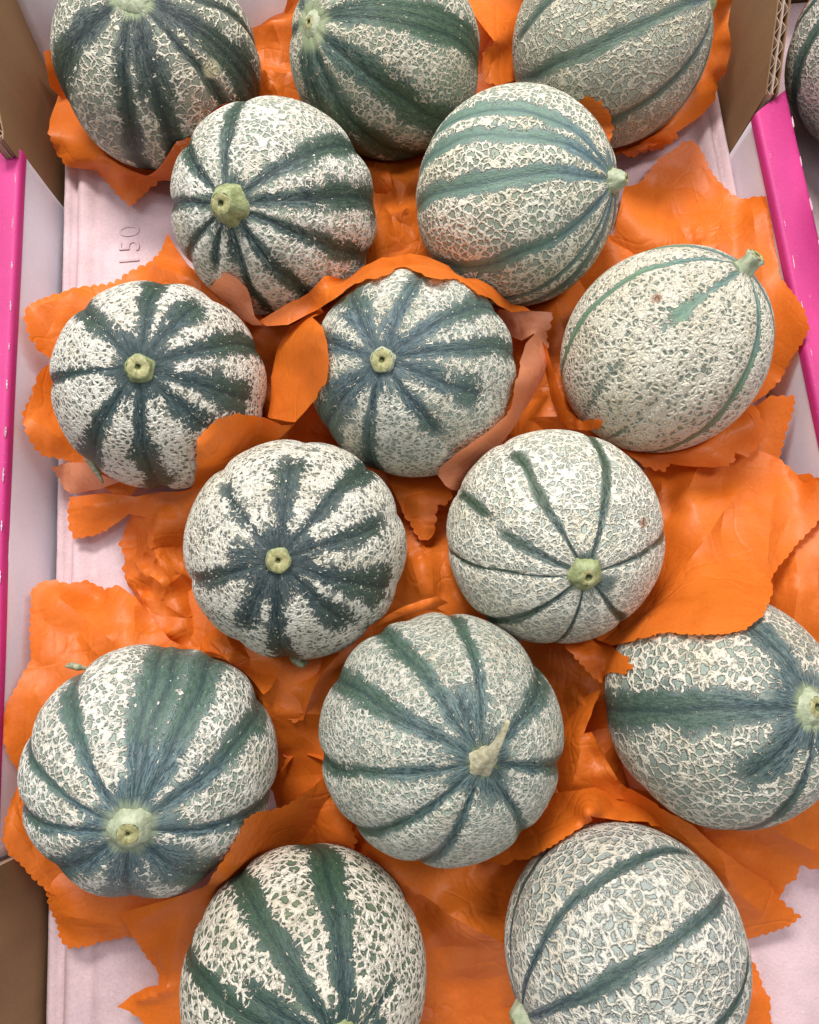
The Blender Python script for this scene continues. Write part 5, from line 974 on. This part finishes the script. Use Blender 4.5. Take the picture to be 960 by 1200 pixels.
     [(139, 1070, -0.1442, -0.0973, 0.022, 1), (150, 1082, -0.1408, -0.1024, 0.02, 1), (157, 1095, -0.1389, -0.1078, 0.018, 1), (166, 1110, -0.1362, -0.1139, 0.016, 1), (174, 1123, -0.1339, -0.1193, 0.014, 1), (186, 1136, -0.1296, -0.1245, 0.013, 1), (190, 1150, -0.1285, -0.1299, 0.012, 0), (172, 1156, -0.1354, -0.1314, 0.012, 0), (155, 1166, -0.142, -0.1344, 0.012, 0), (137, 1180, -0.1489, -0.1387, 0.012, 0), (150, 1184, -0.1439, -0.1405, 0.012, 1), (166, 1194, -0.1378, -0.1443, 0.012, 1), (178, 1220, -0.1332, -0.1534, 0.012, 0), (230, 1260, -0.1162, -0.1719, 0.004, 0), (330, 1200, -0.0774, -0.155, 0.002, 0), (350, 1100, -0.0679, -0.1201, 0.002, 0), (330, 1020, -0.0722, -0.0871, 0.014, 0), (372, 960, -0.053, -0.0644, 0.024, 0), (386, 930, -0.0461, -0.053, 0.03, 0), (378, 912, -0.0483, -0.0456, 0.034, 0), (364, 926, -0.0532, -0.0497, 0.038, 1), (350, 935, -0.0579, -0.0518, 0.042, 1), (335, 945, -0.063, -0.0544, 0.045, 1), (318, 950, -0.0687, -0.0551, 0.048, 1), (300, 953, -0.0717, -0.053, 0.0633, 1), (286, 962, -0.0752, -0.0545, 0.0692, 1), (276, 984, -0.0789, -0.0613, 0.0686, 1), (266, 1002, -0.0828, -0.067, 0.0672, 1), (252, 1024, -0.0889, -0.0745, 0.0632, 1), (240, 1037, -0.0985, -0.0828, 0.045, 0), (200, 1051, -0.1167, -0.0893, 0.034, 0), (165, 1062, -0.1327, -0.0942, 0.026, 0)],
     [(220, 1070, -0.1107, -0.0974, 0.03), (200, 1110, -0.121, -0.1129, 0.022), (205, 1160, -0.1214, -0.1323, 0.016), (280, 1000, -0.0802, -0.0685, 0.059), (310, 975, -0.0732, -0.0645, 0.042), (345, 955, -0.0612, -0.0597, 0.036), (245, 1050, -0.0988, -0.0891, 0.038), (190, 1090, -0.1251, -0.1061, 0.021), (200, 1200, -0.1238, -0.1461, 0.015), (180, 1165, -0.1313, -0.1336, 0.015)],
     [(150, 1085, 300, 1000, 3, 24), (215, 1060, 195, 1180, 2.5, 24), (160, 1172, 205, 1150, 3, 14)]),
    ('folded orange paper piece in the gap left of the stalked melon', 0.6, 0.0, 5, 35, False, 1.0,
     [(361, 925, -0.0563, -0.051, 0.026, 1), (368, 916, -0.0528, -0.0473, 0.03, 1), (380, 912, -0.0478, -0.046, 0.032, 0), (392, 940, -0.0446, -0.0574, 0.026, 0), (410, 965, -0.0386, -0.0677, 0.022, 1), (418, 985, -0.036, -0.0752, 0.022, 1), (412, 1000, -0.0386, -0.0804, 0.022, 1), (425, 1008, -0.0338, -0.0836, 0.022, 0), (440, 1000, -0.0285, -0.0831, 0.014, 0), (420, 940, -0.0353, -0.0609, 0.01, 0), (400, 900, -0.0422, -0.0447, 0.012, 0), (350, 880, -0.0625, -0.0355, 0.01, 0), (330, 905, -0.0711, -0.0447, 0.01, 1), (336, 890, -0.0684, -0.039, 0.01, 1), (330, 872, -0.0706, -0.0318, 0.01, 1), (334, 860, -0.0687, -0.0272, 0.01, 0), (400, 850, -0.0421, -0.0258, 0.003, 0), (430, 900, -0.0308, -0.0467, 0.003, 0), (460, 1010, -0.0214, -0.0895, 0.005, 0), (440, 1040, -0.0302, -0.1, 0.005, 0), (380, 1010, -0.0529, -0.0859, 0.01, 0), (330, 980, -0.0723, -0.0732, 0.01, 0), (340, 940, -0.0665, -0.0575, 0.016, 0)],
     [(375, 930, -0.0506, -0.0529, 0.028), (390, 955, -0.0456, -0.0628, 0.026), (400, 985, -0.0426, -0.074, 0.025)],
     []),
    ('orange paper tongue hanging in the gap below the star striped melon', 0.45, 0.004, 4, 36, False, 1.0,
     [(300, 770, -0.0779, 0.0099, 0.026, 0), (324, 800, -0.0685, -0.0026, 0.027, 1), (327, 812, -0.0677, -0.0074, 0.026, 1), (335, 822, -0.0648, -0.0115, 0.025, 1), (334, 838, -0.0659, -0.0177, 0.023, 1), (345, 846, -0.0618, -0.0212, 0.022, 1), (357, 843, -0.0569, -0.0204, 0.022, 0), (360, 828, -0.0548, -0.0146, 0.026, 0), (368, 806, -0.0506, -0.0063, 0.03, 0), (380, 785, -0.0454, 0.0014, 0.03, 0), (398, 768, -0.0379, 0.0075, 0.03, 0), (390, 740, -0.0428, 0.0198, 0.01, 0), (340, 740, -0.0651, 0.0219, 0.004, 0), (300, 740, -0.0819, 0.0231, 0.006, 0)],
     [(350, 805, -0.0584, -0.0054, 0.026), (345, 825, -0.0613, -0.0131, 0.023), (375, 785, -0.0483, 0.0016, 0.024)],
     []),
    ('orange paper fold beside the top of the large lower left melon', 0.3, 0.008, 4, 37, False, 1.0,
     [(236, 766, -0.1025, 0.0134, 0.03, 0), (250, 770, -0.0958, 0.0113, 0.034, 0), (266, 790, -0.0889, 0.003, 0.037, 0), (284, 802, -0.0818, -0.0021, 0.038, 0), (309, 817, -0.0728, -0.0085, 0.036, 0), (318, 806, -0.0699, -0.0047, 0.032, 0), (324, 795, -0.0682, -0.0007, 0.028, 0), (310, 775, -0.0752, 0.0078, 0.02, 0), (270, 750, -0.0934, 0.0196, 0.012, 0), (235, 745, -0.1069, 0.0226, 0.016, 0)],
     [(290, 790, -0.0812, 0.0023, 0.03), (265, 772, -0.0915, 0.0102, 0.028)],
     []),
    ('rolled orange paper strip behind the stalked melon', 0.1, 0.006, 4, 38, False, 1.0,
     [(436, 737, -0.0209, 0.0175, 0.048, 0), (450, 724, -0.0151, 0.0217, 0.051, 0), (470, 712, -0.0072, 0.0255, 0.052, 0), (495, 703, 0.0025, 0.0281, 0.052, 0), (512, 699, 0.009, 0.0292, 0.051, 0), (526, 706, 0.0142, 0.0264, 0.048, 0), (512, 712, 0.0088, 0.0247, 0.046, 0), (530, 722, 0.0158, 0.021, 0.035, 0), (500, 724, 0.0038, 0.0206, 0.044, 0), (470, 728, -0.0078, 0.0199, 0.046, 0), (444, 741, -0.018, 0.0158, 0.046, 0)],
     [(480, 715, -0.0035, 0.0239, 0.054), (505, 708, 0.0061, 0.026, 0.052)],
     []),
    ('orange paper tongue with a rounded tip in the gap at the box centre', 0.4, 0.004, 4, 39, False, 1.0,
     [(452, 558, -0.0105, 0.0939, 0.022, 0), (472, 598, -0.0033, 0.0753, 0.024, 1), (474, 606, -0.0027, 0.0718, 0.024, 1), (481, 612, 0.0, 0.069, 0.024, 1), (485, 622, 0.0013, 0.0646, 0.024, 1), (492, 632, 0.0039, 0.0601, 0.024, 1), (500, 634, 0.0072, 0.059, 0.024, 1), (508, 627, 0.0108, 0.0617, 0.024, 1), (512, 592, 0.0136, 0.0756, 0.028, 0), (514, 592, 0.0144, 0.0753, 0.029, 1), (524, 590, 0.0186, 0.0758, 0.029, 1), (530, 580, 0.0215, 0.0801, 0.028, 0), (524, 568, 0.0197, 0.0864, 0.024, 0), (505, 540, 0.0132, 0.1034, 0.01, 0), (470, 530, -0.0019, 0.1105, 0.006, 0)],
     [(492, 590, 0.0053, 0.0769, 0.029), (497, 615, 0.0065, 0.0666, 0.027), (510, 575, 0.0134, 0.0829, 0.028), (478, 580, -0.0002, 0.0826, 0.025)],
     []),
    ('orange paper tab with scalloped edge below the thin striped melon', 0.35, 0.008, 4, 40, False, 1.0,
     [(632, 762, 0.0546, 0.0024, 0.032, 0), (640, 755, 0.0575, 0.0048, 0.035, 0), (660, 757, 0.0648, 0.0034, 0.037, 0), (672, 768, 0.0689, -0.0011, 0.037, 1), (682, 778, 0.0723, -0.0052, 0.037, 1), (692, 789, 0.0758, -0.0097, 0.036, 1), (700, 797, 0.0785, -0.0129, 0.036, 1), (714, 803, 0.0835, -0.0156, 0.036, 0), (724, 797, 0.0877, -0.0136, 0.036, 1), (736, 790, 0.0855, -0.0105, 0.0622, 1), (742, 780, 0.0877, -0.0072, 0.0636, 1), (735, 768, 0.0875, -0.0029, 0.0576, 0), (722, 757, 0.0887, 0.0015, 0.037, 0), (700, 752, 0.0822, 0.0042, 0.03, 0), (690, 730, 0.084, 0.0138, 0.01, 0), (640, 735, 0.062, 0.0133, 0.014, 0)],
     [(690, 770, 0.0755, -0.0024, 0.038), (715, 780, 0.0843, -0.0069, 0.039), (655, 765, 0.0631, 0.0005, 0.034)],
     []),
    ('twisted orange paper strip in the gap right of the stalked melon', 0.45, 0.002, 4, 41, False, 1.0,
     [(712, 804, 0.0832, -0.016, 0.034, 0), (700, 822, 0.0779, -0.0224, 0.033, 0), (688, 846, 0.0724, -0.031, 0.032, 0), (684, 860, 0.0704, -0.0361, 0.031, 0), (694, 858, 0.0745, -0.0358, 0.03, 0), (702, 874, 0.077, -0.042, 0.029, 0), (712, 896, 0.08, -0.0505, 0.028, 0), (722, 914, 0.0832, -0.0575, 0.027, 0), (738, 926, 0.0887, -0.0623, 0.027, 1), (737, 933, 0.0882, -0.065, 0.026, 1), (728, 936, 0.0848, -0.066, 0.025, 0), (700, 934, 0.0744, -0.0647, 0.024, 0), (660, 930, 0.0596, -0.0624, 0.022, 0), (648, 925, 0.0561, -0.0612, 0.016, 0), (640, 890, 0.0557, -0.0489, 0.008, 0), (655, 870, 0.0614, -0.0406, 0.016, 0), (668, 842, 0.0672, -0.0299, 0.02, 0), (690, 815, 0.076, -0.0199, 0.026, 0)],
     [(680, 880, 0.0681, -0.0435, 0.03), (690, 910, 0.0703, -0.0545, 0.031), (705, 905, 0.076, -0.053, 0.032), (670, 910, 0.0636, -0.0547, 0.026), (697, 865, 0.0749, -0.0382, 0.032)],
     [(690, 862, 726, 922, 4, 9), (683, 862, 668, 930, 3, 16), (700, 830, 660, 880, 3, 14)]),
    ('orange paper sheet with its scalloped edge lying on the coarse netted bottom right melon', 0.3, 0.008, 5, 42, False, 1.0,
     [(560, 1010, 0.0183, -0.0903, 0.014, 0), (594, 1015, 0.03, -0.0889, 0.03, 0), (604, 1009, 0.0339, -0.0871, 0.03, 0.7), (618, 1008, 0.0381, -0.0849, 0.0391, 0.7), (634, 999, 0.0434, -0.0805, 0.0462, 0.7), (650, 990, 0.049, -0.0773, 0.0491, 0.7), (664, 980, 0.0544, -0.0746, 0.0484, 0.7), (676, 972, 0.0594, -0.0726, 0.0466, 0.7), (694, 961, 0.0675, -0.0707, 0.0404, 0), (692, 956, 0.0651, -0.067, 0.05, 0), (730, 962, 0.0802, -0.0717, 0.042, 0), (770, 968, 0.0966, -0.0767, 0.034, 0), (790, 975, 0.1067, -0.082, 0.024, 0), (770, 930, 0.1033, -0.0664, 0.018, 0), (720, 920, 0.0842, -0.0612, 0.018, 0), (650, 930, 0.0557, -0.0621, 0.022, 0), (620, 960, 0.0426, -0.0717, 0.024, 0), (560, 990, 0.019, -0.083, 0.014, 0)],
     [(640, 970, 0.0478, -0.0728, 0.038), (670, 955, 0.0595, -0.0685, 0.038), (720, 945, 0.0802, -0.068, 0.03), (610, 995, 0.0363, -0.0815, 0.034)],
     []),
    ('orange paper flap with a pointed scalloped corner right of the bottom right melon', 0.3, 0.004, 5, 43, False, 1.0,
     [(738, 924, 0.087, -0.0604, 0.034, 0), (750, 930, 0.0906, -0.0625, 0.036, 0), (780, 948, 0.1005, -0.0694, 0.037, 0), (810, 966, 0.1105, -0.0764, 0.037, 0), (836, 990, 0.1194, -0.0858, 0.035, 0), (870, 1015, 0.1323, -0.0966, 0.03, 0), (895, 1030, 0.143, -0.1042, 0.024, 1), (912, 1050, 0.1502, -0.1131, 0.019, 1), (924, 1064, 0.1551, -0.1193, 0.016, 1), (938, 1074, 0.1607, -0.1239, 0.014, 1), (928, 1084, 0.1566, -0.1274, 0.013, 1), (914, 1090, 0.1513, -0.1294, 0.012, 1), (898, 1095, 0.1453, -0.1311, 0.011, 1), (888, 1098, 0.1413, -0.1319, 0.011, 0), (860, 1110, 0.1317, -0.1371, 0.006, 0), (800, 1080, 0.1113, -0.1261, 0.002, 0), (740, 1040, 0.0897, -0.1098, 0.002, 0), (700, 990, 0.0746, -0.0881, 0.01, 0), (720, 940, 0.0818, -0.0674, 0.024, 0)],
     [(800, 985, 0.1074, -0.0839, 0.032), (850, 1030, 0.1262, -0.103, 0.024), (890, 1070, 0.1419, -0.1204, 0.016), (820, 1010, 0.1154, -0.0946, 0.026), (770, 955, 0.0979, -0.0726, 0.032)],
     [(760, 940, 900, 1080, 2.5, 30), (840, 995, 850, 1060, 2, 24)]),
    ('orange paper sheet under the broad banded melon spreading to the lower right corner', 0.5, 0.002, 6.0, 44, False, 0.8,
     [(720, 860, 0.0908, -0.0401, 0.004, 0), (800, 800, 0.129, -0.0188, 0.0, 0), (900, 800, 0.1711, -0.0222, 0.0, 0), (990, 820, 0.1989, -0.032, 0.015, 0), (1000, 900, 0.1917, -0.0612, 0.024, 0), (990, 1000, 0.1826, -0.0976, 0.02, 1), (965, 1014, 0.1741, -0.103, 0.016, 1), (950, 1018, 0.1691, -0.1045, 0.014, 1), (936, 1012, 0.1645, -0.1023, 0.013, 1), (932, 1030, 0.1622, -0.1089, 0.012, 1), (922, 1036, 0.158, -0.1107, 0.012, 1), (916, 1050, 0.1551, -0.1158, 0.011, 1), (906, 1060, 0.151, -0.1194, 0.01, 0), (850, 1040, 0.1306, -0.1107, 0.01, 0), (790, 980, 0.1101, -0.0866, 0.012, 0), (740, 930, 0.0926, -0.0662, 0.014, 0)],
     [(850, 990, 0.1304, -0.0903, 0.019), (900, 980, 0.1498, -0.0879, 0.02), (940, 960, 0.1645, -0.081, 0.024), (880, 1010, 0.1414, -0.0988, 0.017), (900, 1030, 0.1494, -0.1076, 0.013), (820, 975, 0.1188, -0.0833, 0.022), (930, 990, 0.1619, -0.0931, 0.017)],
     [(790, 975, 930, 960, 3, 26), (830, 985, 905, 1045, 2.5, 24), (900, 970, 960, 1000, 2.5, 22)]),
    ('narrow orange paper edge showing right of the bottom right melon at the frame edge', 0.3, 0.0, 5, 45, False, 1.0,
     [(870, 1120, 0.1327, -0.1386, 0.012, 0), (886, 1130, 0.139, -0.1432, 0.01, 1), (892, 1146, 0.1403, -0.1489, 0.01, 1), (896, 1160, 0.1409, -0.1537, 0.01, 1), (904, 1172, 0.1432, -0.158, 0.01, 1), (903, 1190, 0.1417, -0.164, 0.01, 1), (912, 1230, 0.1426, -0.1775, 0.01, 0), (850, 1240, 0.1213, -0.1826, 0.003, 0), (840, 1150, 0.1226, -0.1516, 0.003, 0)],
     [(885, 1170, 0.1354, -0.156, 0.012)],
     []),
    ('orange paper behind the melon in the neighbouring box', 0.6, 0.0, 6.0, 46, False, 1.0,
     [(938, 38, 0.2347, 0.3216, 0.036, 0), (946, 15, 0.2337, 0.324, 0.046, 0), (956, -10, 0.235, 0.3289, 0.054, 0), (990, -30, 0.2475, 0.3318, 0.06, 0), (1030, -10, 0.2668, 0.3247, 0.055, 0), (1020, 30, 0.2652, 0.3128, 0.046, 0), (970, 52, 0.2494, 0.3144, 0.034, 0)],
     [(965, 15, 0.2408, 0.3212, 0.048)],
     []),
]


def tps(ctrl, vals, q):
    """thin plate spline through the control points"""
    n = len(ctrl)
    d = np.linalg.norm(ctrl[:, None] - ctrl[None], axis=2)
    K = np.where(d > 0, d * d * np.log(np.maximum(d, 1e-12)), 0) + np.eye(n) * 1e-5
    Pm = np.hstack([np.ones((n, 1)), ctrl])
    A = np.zeros((n + 3, n + 3))
    A[:n, :n] = K
    A[:n, n:] = Pm
    A[n:, :n] = Pm.T
    b = np.zeros((n + 3, vals.shape[1]))
    b[:n] = vals
    w = np.linalg.solve(A, b)
    dq = np.linalg.norm(q[:, None] - ctrl[None], axis=2)
    Kq = np.where(dq > 0, dq * dq * np.log(np.maximum(dq, 1e-12)), 0)
    return Kq @ w[:n] + np.hstack([np.ones((len(q), 1)), q]) @ w[n:]


FRUIT = []


def push_out(P, gap):
    for (c, Mi) in FRUIT:
        d = P - c
        q = np.linalg.norm(d @ Mi, axis=1)
        m = q < 1.006 + gap
        if m.any():
            P[m] = c + d[m] / np.maximum(q[m], 1e-3)[:, None] * (1.006 + gap)
    return P


def crumple_net(lo0, hi0, seed, cs):
    """flat tilted facets meeting in sharp creases: random heights on random triangulations"""
    rng = np.random.default_rng(seed)
    nets = []
    for cell, amp in ((74 / cs, 1.0), (33 / cs, 0.36)):
        lo, hi = lo0 - 2 * cell, hi0 + 2 * cell
        nx, ny = [max(3, int(v / cell) + 1) for v in (hi - lo)]
        gx, gy = np.meshgrid(np.linspace(lo[0], hi[0], nx), np.linspace(lo[1], hi[1], ny))
        pts = np.stack([gx.ravel(), gy.ravel()], 1) + rng.uniform(-0.48, 0.48, (nx * ny, 2)) * cell
        vv, ee, ff, _, _, _ = delaunay_2d_cdt([Vector(p) for p in pts], [], [], 0, 1e-4)
        vv = np.array([v[:] for v in vv])
        nets.append((vv, ee, ff, amp * rng.normal(0, 1, len(vv))))
    return nets


def crumple(uv, nets):
    out = np.zeros(len(uv))
    for vv, ee, ff, hh in nets:
        acc = np.zeros(len(uv))
        for f in ff:
            A, B, C_ = vv[f[0]], vv[f[1]], vv[f[2]]
            den = (B[1] - C_[1]) * (A[0] - C_[0]) + (C_[0] - B[0]) * (A[1] - C_[1])
            if abs(den) < 1e-9:
                continue
            w0 = ((B[1] - C_[1]) * (uv[:, 0] - C_[0]) + (C_[0] - B[0]) * (uv[:, 1] - C_[1])) / den
            w1 = ((C_[1] - A[1]) * (uv[:, 0] - C_[0]) + (A[0] - C_[0]) * (uv[:, 1] - C_[1])) / den
            w2 = 1 - w0 - w1
            m = (w0 >= -1e-6) & (w1 >= -1e-6) & (w2 >= -1e-6)
            acc[m] = w0[m] * hh[f[0]] + w1[m] * hh[f[1]] + w2[m] * hh[f[2]]
        out += acc
    return out


def inside(pts, bd):
    ins = np.zeros(len(pts), bool)
    bx, by = bd[:, 0], bd[:, 1]
    jx, jy = np.roll(bx, 1), np.roll(by, 1)
    for a in range(len(bd)):
        cnd = (by[a] > pts[:, 1]) != (jy[a] > pts[:, 1])
        if cnd.any():
            xi = (jx[a] - bx[a]) * (pts[:, 1] - by[a]) / (jy[a] - by[a] + 1e-12) + bx[a]
            ins ^= cnd & (pts[:, 0] < xi)
    return ins


def build_sheet(row):
    label, cr, gap, res, seed, back, cs, outl, inner, folds = row
    rnd = random.Random(seed * 13)
    ctrl = np.array([p[:2] for p in outl] + [p[:2] for p in inner], float)
    vals = np.array([p[2:5] for p in outl] + [p[2:5] for p in inner], float)
    n = len(outl)
    area = sum(outl[i][0] * outl[(i + 1) % n][1] - outl[(i + 1) % n][0] * outl[i][1] for i in range(n))
    sgn = 1 if area > 0 else -1
    bd = []
    carry = rnd.random()
    for i in range(n):
        p, q = np.array(outl[i][:2], float), np.array(outl[(i + 1) % n][:2], float)
        L_ = np.linalg.norm(q - p)
        nrm = np.array([q[1] - p[1], -(q[0] - p[0])]) / max(L_, 1e-6) * sgn
        sc = outl[i][5]
        st = 1.6 if sc else 4.0
        k = max(1, int(L_ / st))
        lam = 10.5 + rnd.uniform(-2.2, 2.2)
        for j in range(k):
            t = j / k
            b = p + (q - p) * t
            if sc:
                ph = carry + L_ * t / lam
                am = 2.9 + 2.6 * mnoise.noise((ph * 0.7, seed, 0.5))
                b = b + nrm * am * sc * (abs(math.sin(math.pi * ph)) ** 0.7 - 0.5)
            else:
                b = b + nrm * 0.9 * mnoise.noise((b[0] * 0.06, b[1] * 0.06, seed))
            bd.append(b)
        if sc:
            carry = (carry + L_ / lam) % 1.0
    bd = np.array(bd)
    # inner points
    x0, y0 = bd.min(0)
    x1, y1 = bd.max(0)
    pts = []
    gy = y0
    r = 0
    while gy < y1:
        gx = x0 + (res * 0.5 if r % 2 else 0)
        while gx < x1:
            pts.append((gx + rnd.uniform(-.2, .2) * res, gy + rnd.uniform(-.2, .2) * res))
            gx += res
        gy += res * 0.87
        r += 1
    pts = np.array(pts)
    # keep those inside and away from the edge, and lay mesh edges along the creases
    pts = pts[inside(pts, bd)]
    nets = crumple_net(bd.min(0), bd.max(0), seed, cs)
    cpts, cedges = [], []
    for vv, ee, ff, hh in nets[:2 if cr > 1.25 else 1]:
        ok = inside(vv, bd)
        ok &= np.min(np.linalg.norm(vv[:, None] - bd[None], axis=2), axis=1) > 2.0
        base = sum(len(c) for c in cpts)
        idx = -np.ones(len(vv), int)
        idx[ok] = base + np.arange(ok.sum())
        cpts.append(vv[ok])
        for i_, j_ in ee:
            if ok[i_] and ok[j_]:
                n_ = max(1, int(np.linalg.norm(vv[i_] - vv[j_]) / res))
                mid = np.array([vv[i_] + (vv[j_] - vv[i_]) * q_ / 8 for q_ in range(1, 8)])
                if np.min(np.linalg.norm(mid[:, None] - bd[None], axis=2)) > 2.0:
                    cedges.append((idx[i_], idx[j_]))
    # long straight folds: the traced ones and a few of chance
    folds = [tuple(f) for f in folds]
    ext = bd.max(0) - bd.min(0)
    for q_ in range(int(min(6, cr * ext.prod() / 9000))):
        p_ = np.array([rnd.uniform(bd[:, 0].min(), bd[:, 0].max()), rnd.uniform(bd[:, 1].min(), bd[:, 1].max())])
        an = rnd.uniform(0, math.pi)
        ln = rnd.uniform(25, 60)
        folds.append((p_[0] - ln * math.cos(an), p_[1] - ln * math.sin(an), p_[0] + ln * math.cos(an), p_[1] + ln * math.sin(an), rnd.choice((-1, 1)) * rnd.uniform(1.2, 2.6), rnd.uniform(12, 26)))
    for (u0, v0, u1, v1, hf, wf) in folds:
        A, B = np.array([u0, v0]), np.array([u1, v1])
        n_ = max(2, int(np.linalg.norm(B - A) / res))
        ln_ = np.array([A + (B - A) * q_ / n_ for q_ in range(n_ + 1)])
        ok = inside(ln_, bd) & (np.min(np.linalg.norm(ln_[:, None] - bd[None], axis=2), axis=1) > 2.0)
        base = sum(len(c) for c in cpts)
        idx = -np.ones(len(ln_), int)
        idx[ok] = base + np.arange(ok.sum())
        cpts.append(ln_[ok])
        for q_ in range(n_):
            if ok[q_] and ok[q_ + 1]:
                cedges.append((idx[q_], idx[q_ + 1]))
    cpts = np.vstack(cpts)
    if len(pts):
        dm = np.min(np.linalg.norm(pts[:, None] - bd[None], axis=2), axis=1)
        pts = pts[dm > res * 0.45]
        # no slivers beside a crease
        keep = np.ones(len(pts), bool)
        for i_, j_ in cedges:
            A, B = cpts[i_], cpts[j_]
            t_ = np.clip(((pts - A) @ (B - A)) / max(((B - A) ** 2).sum(), 1e-9), 0, 1)
            keep &= np.linalg.norm(pts - (A + t_[:, None] * (B - A)), axis=1) > res * 0.45
        pts = pts[keep]
        seg = []
        for i_, j_ in cedges:
            n_ = int(np.linalg.norm(cpts[i_] - cpts[j_]) / res)
            seg += [cpts[i_] + (cpts[j_] - cpts[i_]) * q_ / n_ for q_ in range(1, n_)]
        if seg:
            pts = np.vstack([pts, np.array(seg)])
    uv = np.vstack([p for p in (bd, cpts, pts) if len(p)])
    nb = len(bd)
    ed = [(i, (i + 1) % nb) for i in range(nb)] + [(int(i) + nb, int(j) + nb) for i, j in cedges]
    vv, ee, ff, ov, oe, of = delaunay_2d_cdt([Vector(p) for p in uv], ed, [], 1, 1e-4)
    uv = np.array([v[:] for v in vv])
    P = tps(ctrl / 100, vals, uv / 100)
    # tissue is never flat: facets and creases, less right at the fruit
    cz = 0.0046 * cr * crumple(uv, nets)
    for (u0, v0, u1, v1, hf, wf) in folds:
        A, B = np.array([u0, v0]), np.array([u1, v1])
        t_ = np.clip(((uv - A) @ (B - A)) / max(((B - A) ** 2).sum(), 1e-9), 0, 1)
        d_ = np.linalg.norm(uv - (A + t_[:, None] * (B - A)), axis=1)
        tap = np.clip(np.minimum(t_, 1 - t_) * 4 + 0.25, 0, 1)
        cz += hf * 0.00135 * np.maximum(0, 1 - d_ / wf) ** 1.15 * tap
    sx = np.array([mnoise.noise((u * 0.03, v * 0.03, seed + 9)) for u, v in uv])
    P[:, 0] += 0.0006 * cr * sx
    P0 = P.copy()
    P = push_out(P, gap)
    moved = np.linalg.norm(P - P0, axis=1) > 1e-5
    P[:, 2] = np.maximum(P[:, 2], np.array([tray_height(x, y) if -0.189 < x < 0.204 else -0.02 for x, y in P[:, :2]]) + 0.0012)
    # stay on the inner side of the walls below the rim
    low = P[:, 2] < 0.0365
    inbox = P[:, 0] < 0.23
    P[low & inbox, 0] = np.clip(P[low & inbox, 0], -0.1916, 0.2000 + 0.05 * np.clip(P[low & inbox, 2], 0, .035))
    # relax
    fa = np.array([f for f in ff if len(f) == 3])
    if len(fa):
        E = np.vstack([fa[:, [0, 1]], fa[:, [1, 2]], fa[:, [2, 0]]])
        E = np.vstack([E, E[:, ::-1]])
        cnt = np.bincount(E[:, 0], minlength=len(P))[:, None]
        for it in range(2):
            acc = np.stack([np.bincount(E[:, 0], weights=P[E[:, 1], k], minlength=len(P)) for k in range(3)], 1)
            near = np.bincount(E[:, 0], weights=moved[E[:, 1]].astype(float), minlength=len(P)) > 0
            sel = ((cnt[:, 0] > 0) & near)[:, None]
            P = np.where(sel, P * 0.6 + 0.4 * acc / np.maximum(cnt, 1), P)
        P[:, 2] += cz
        P = push_out(P, gap)
    # face up
    if len(fa):
        f0 = fa
        nz = np.cross(P[f0[:, 1]] - P[f0[:, 0]], P[f0[:, 2]] - P[f0[:, 0]])[:, 2].sum()
        flip = (nz < 0) != back
    else:
        flip = False
    faces = [tuple(reversed(f)) if flip else tuple(f) for f in ff]
    o = mesh_obj('paper_sheet', P, faces, M_PAPER)
    # hard folds along most creases
    hard = set()
    for e_, src in zip(ee, oe):
        if any(q_ >= nb for q_ in src) and max(src) >= nb and rnd.random() < 0.8:
            hard.add((min(e_), max(e_)))
    me = o.data
    sh_ = me.attributes.new('sharp_edge', 'BOOLEAN', 'EDGE')
    sh_.data.foreach_set('value', [(min(e.vertices), max(e.vertices)) in hard for e in me.edges])
    tag(o, label, 'wrapping paper', 'orange scalloped paper sheets round the melons')
    return o


# ------------------------------------------------------------------ assemble
gr = mesh_obj('ground', [(-3, -3, -0.036), (3, -3, -0.036), (3, 3, -0.036), (-3, 3, -0.036)], [(0, 1, 2, 3)], M_FLOOR, None, False)
gr['kind'] = 'structure'
for k, d in MELON_DATA.items():
    if k < 16:
        MEL.append((d['c'], d['a']))
build_box()
build_next_box()
build_tray()
for k in MELON_DATA:
    build_melon(k)
for k, d in MELON_DATA.items():
    if k >= 0:
        ax = np.array(d['ax']) / np.linalg.norm(d['ax'])
        A = np.outer(ax, ax)
        FRUIT.append((np.array(d['c']), (np.eye(3) - A) / d['a'] + A / (d['a'] * d['e'])))
for row in SHEETS:
    build_sheet(row)

leaf_scrap([(-0.1610, 0.1148, 0.0260), (-0.1562, 0.1113, 0.0290), (-0.1523, 0.1059, 0.0300), (-0.1501, 0.1005, 0.0280)], 'small dry leaf tip poking out under the left white melon', 0.0014)
leaf_scrap([(-0.1656, 0.0126, 0.0320), (-0.1623, 0.0127, 0.0330), (-0.1587, 0.0116, 0.0330), (-0.1553, 0.0106, 0.0300)], 'small grey green leaf tip behind the large lower left melon', 0.0015)
leaf_scrap([(-0.0607, 0.0100, 0.0360), (-0.0575, 0.0070, 0.0370), (-0.0545, 0.0049, 0.0370), (-0.0518, 0.0058, 0.0340)], 'small grey leaf tip under the lower edge of the star striped melon', 0.0020)
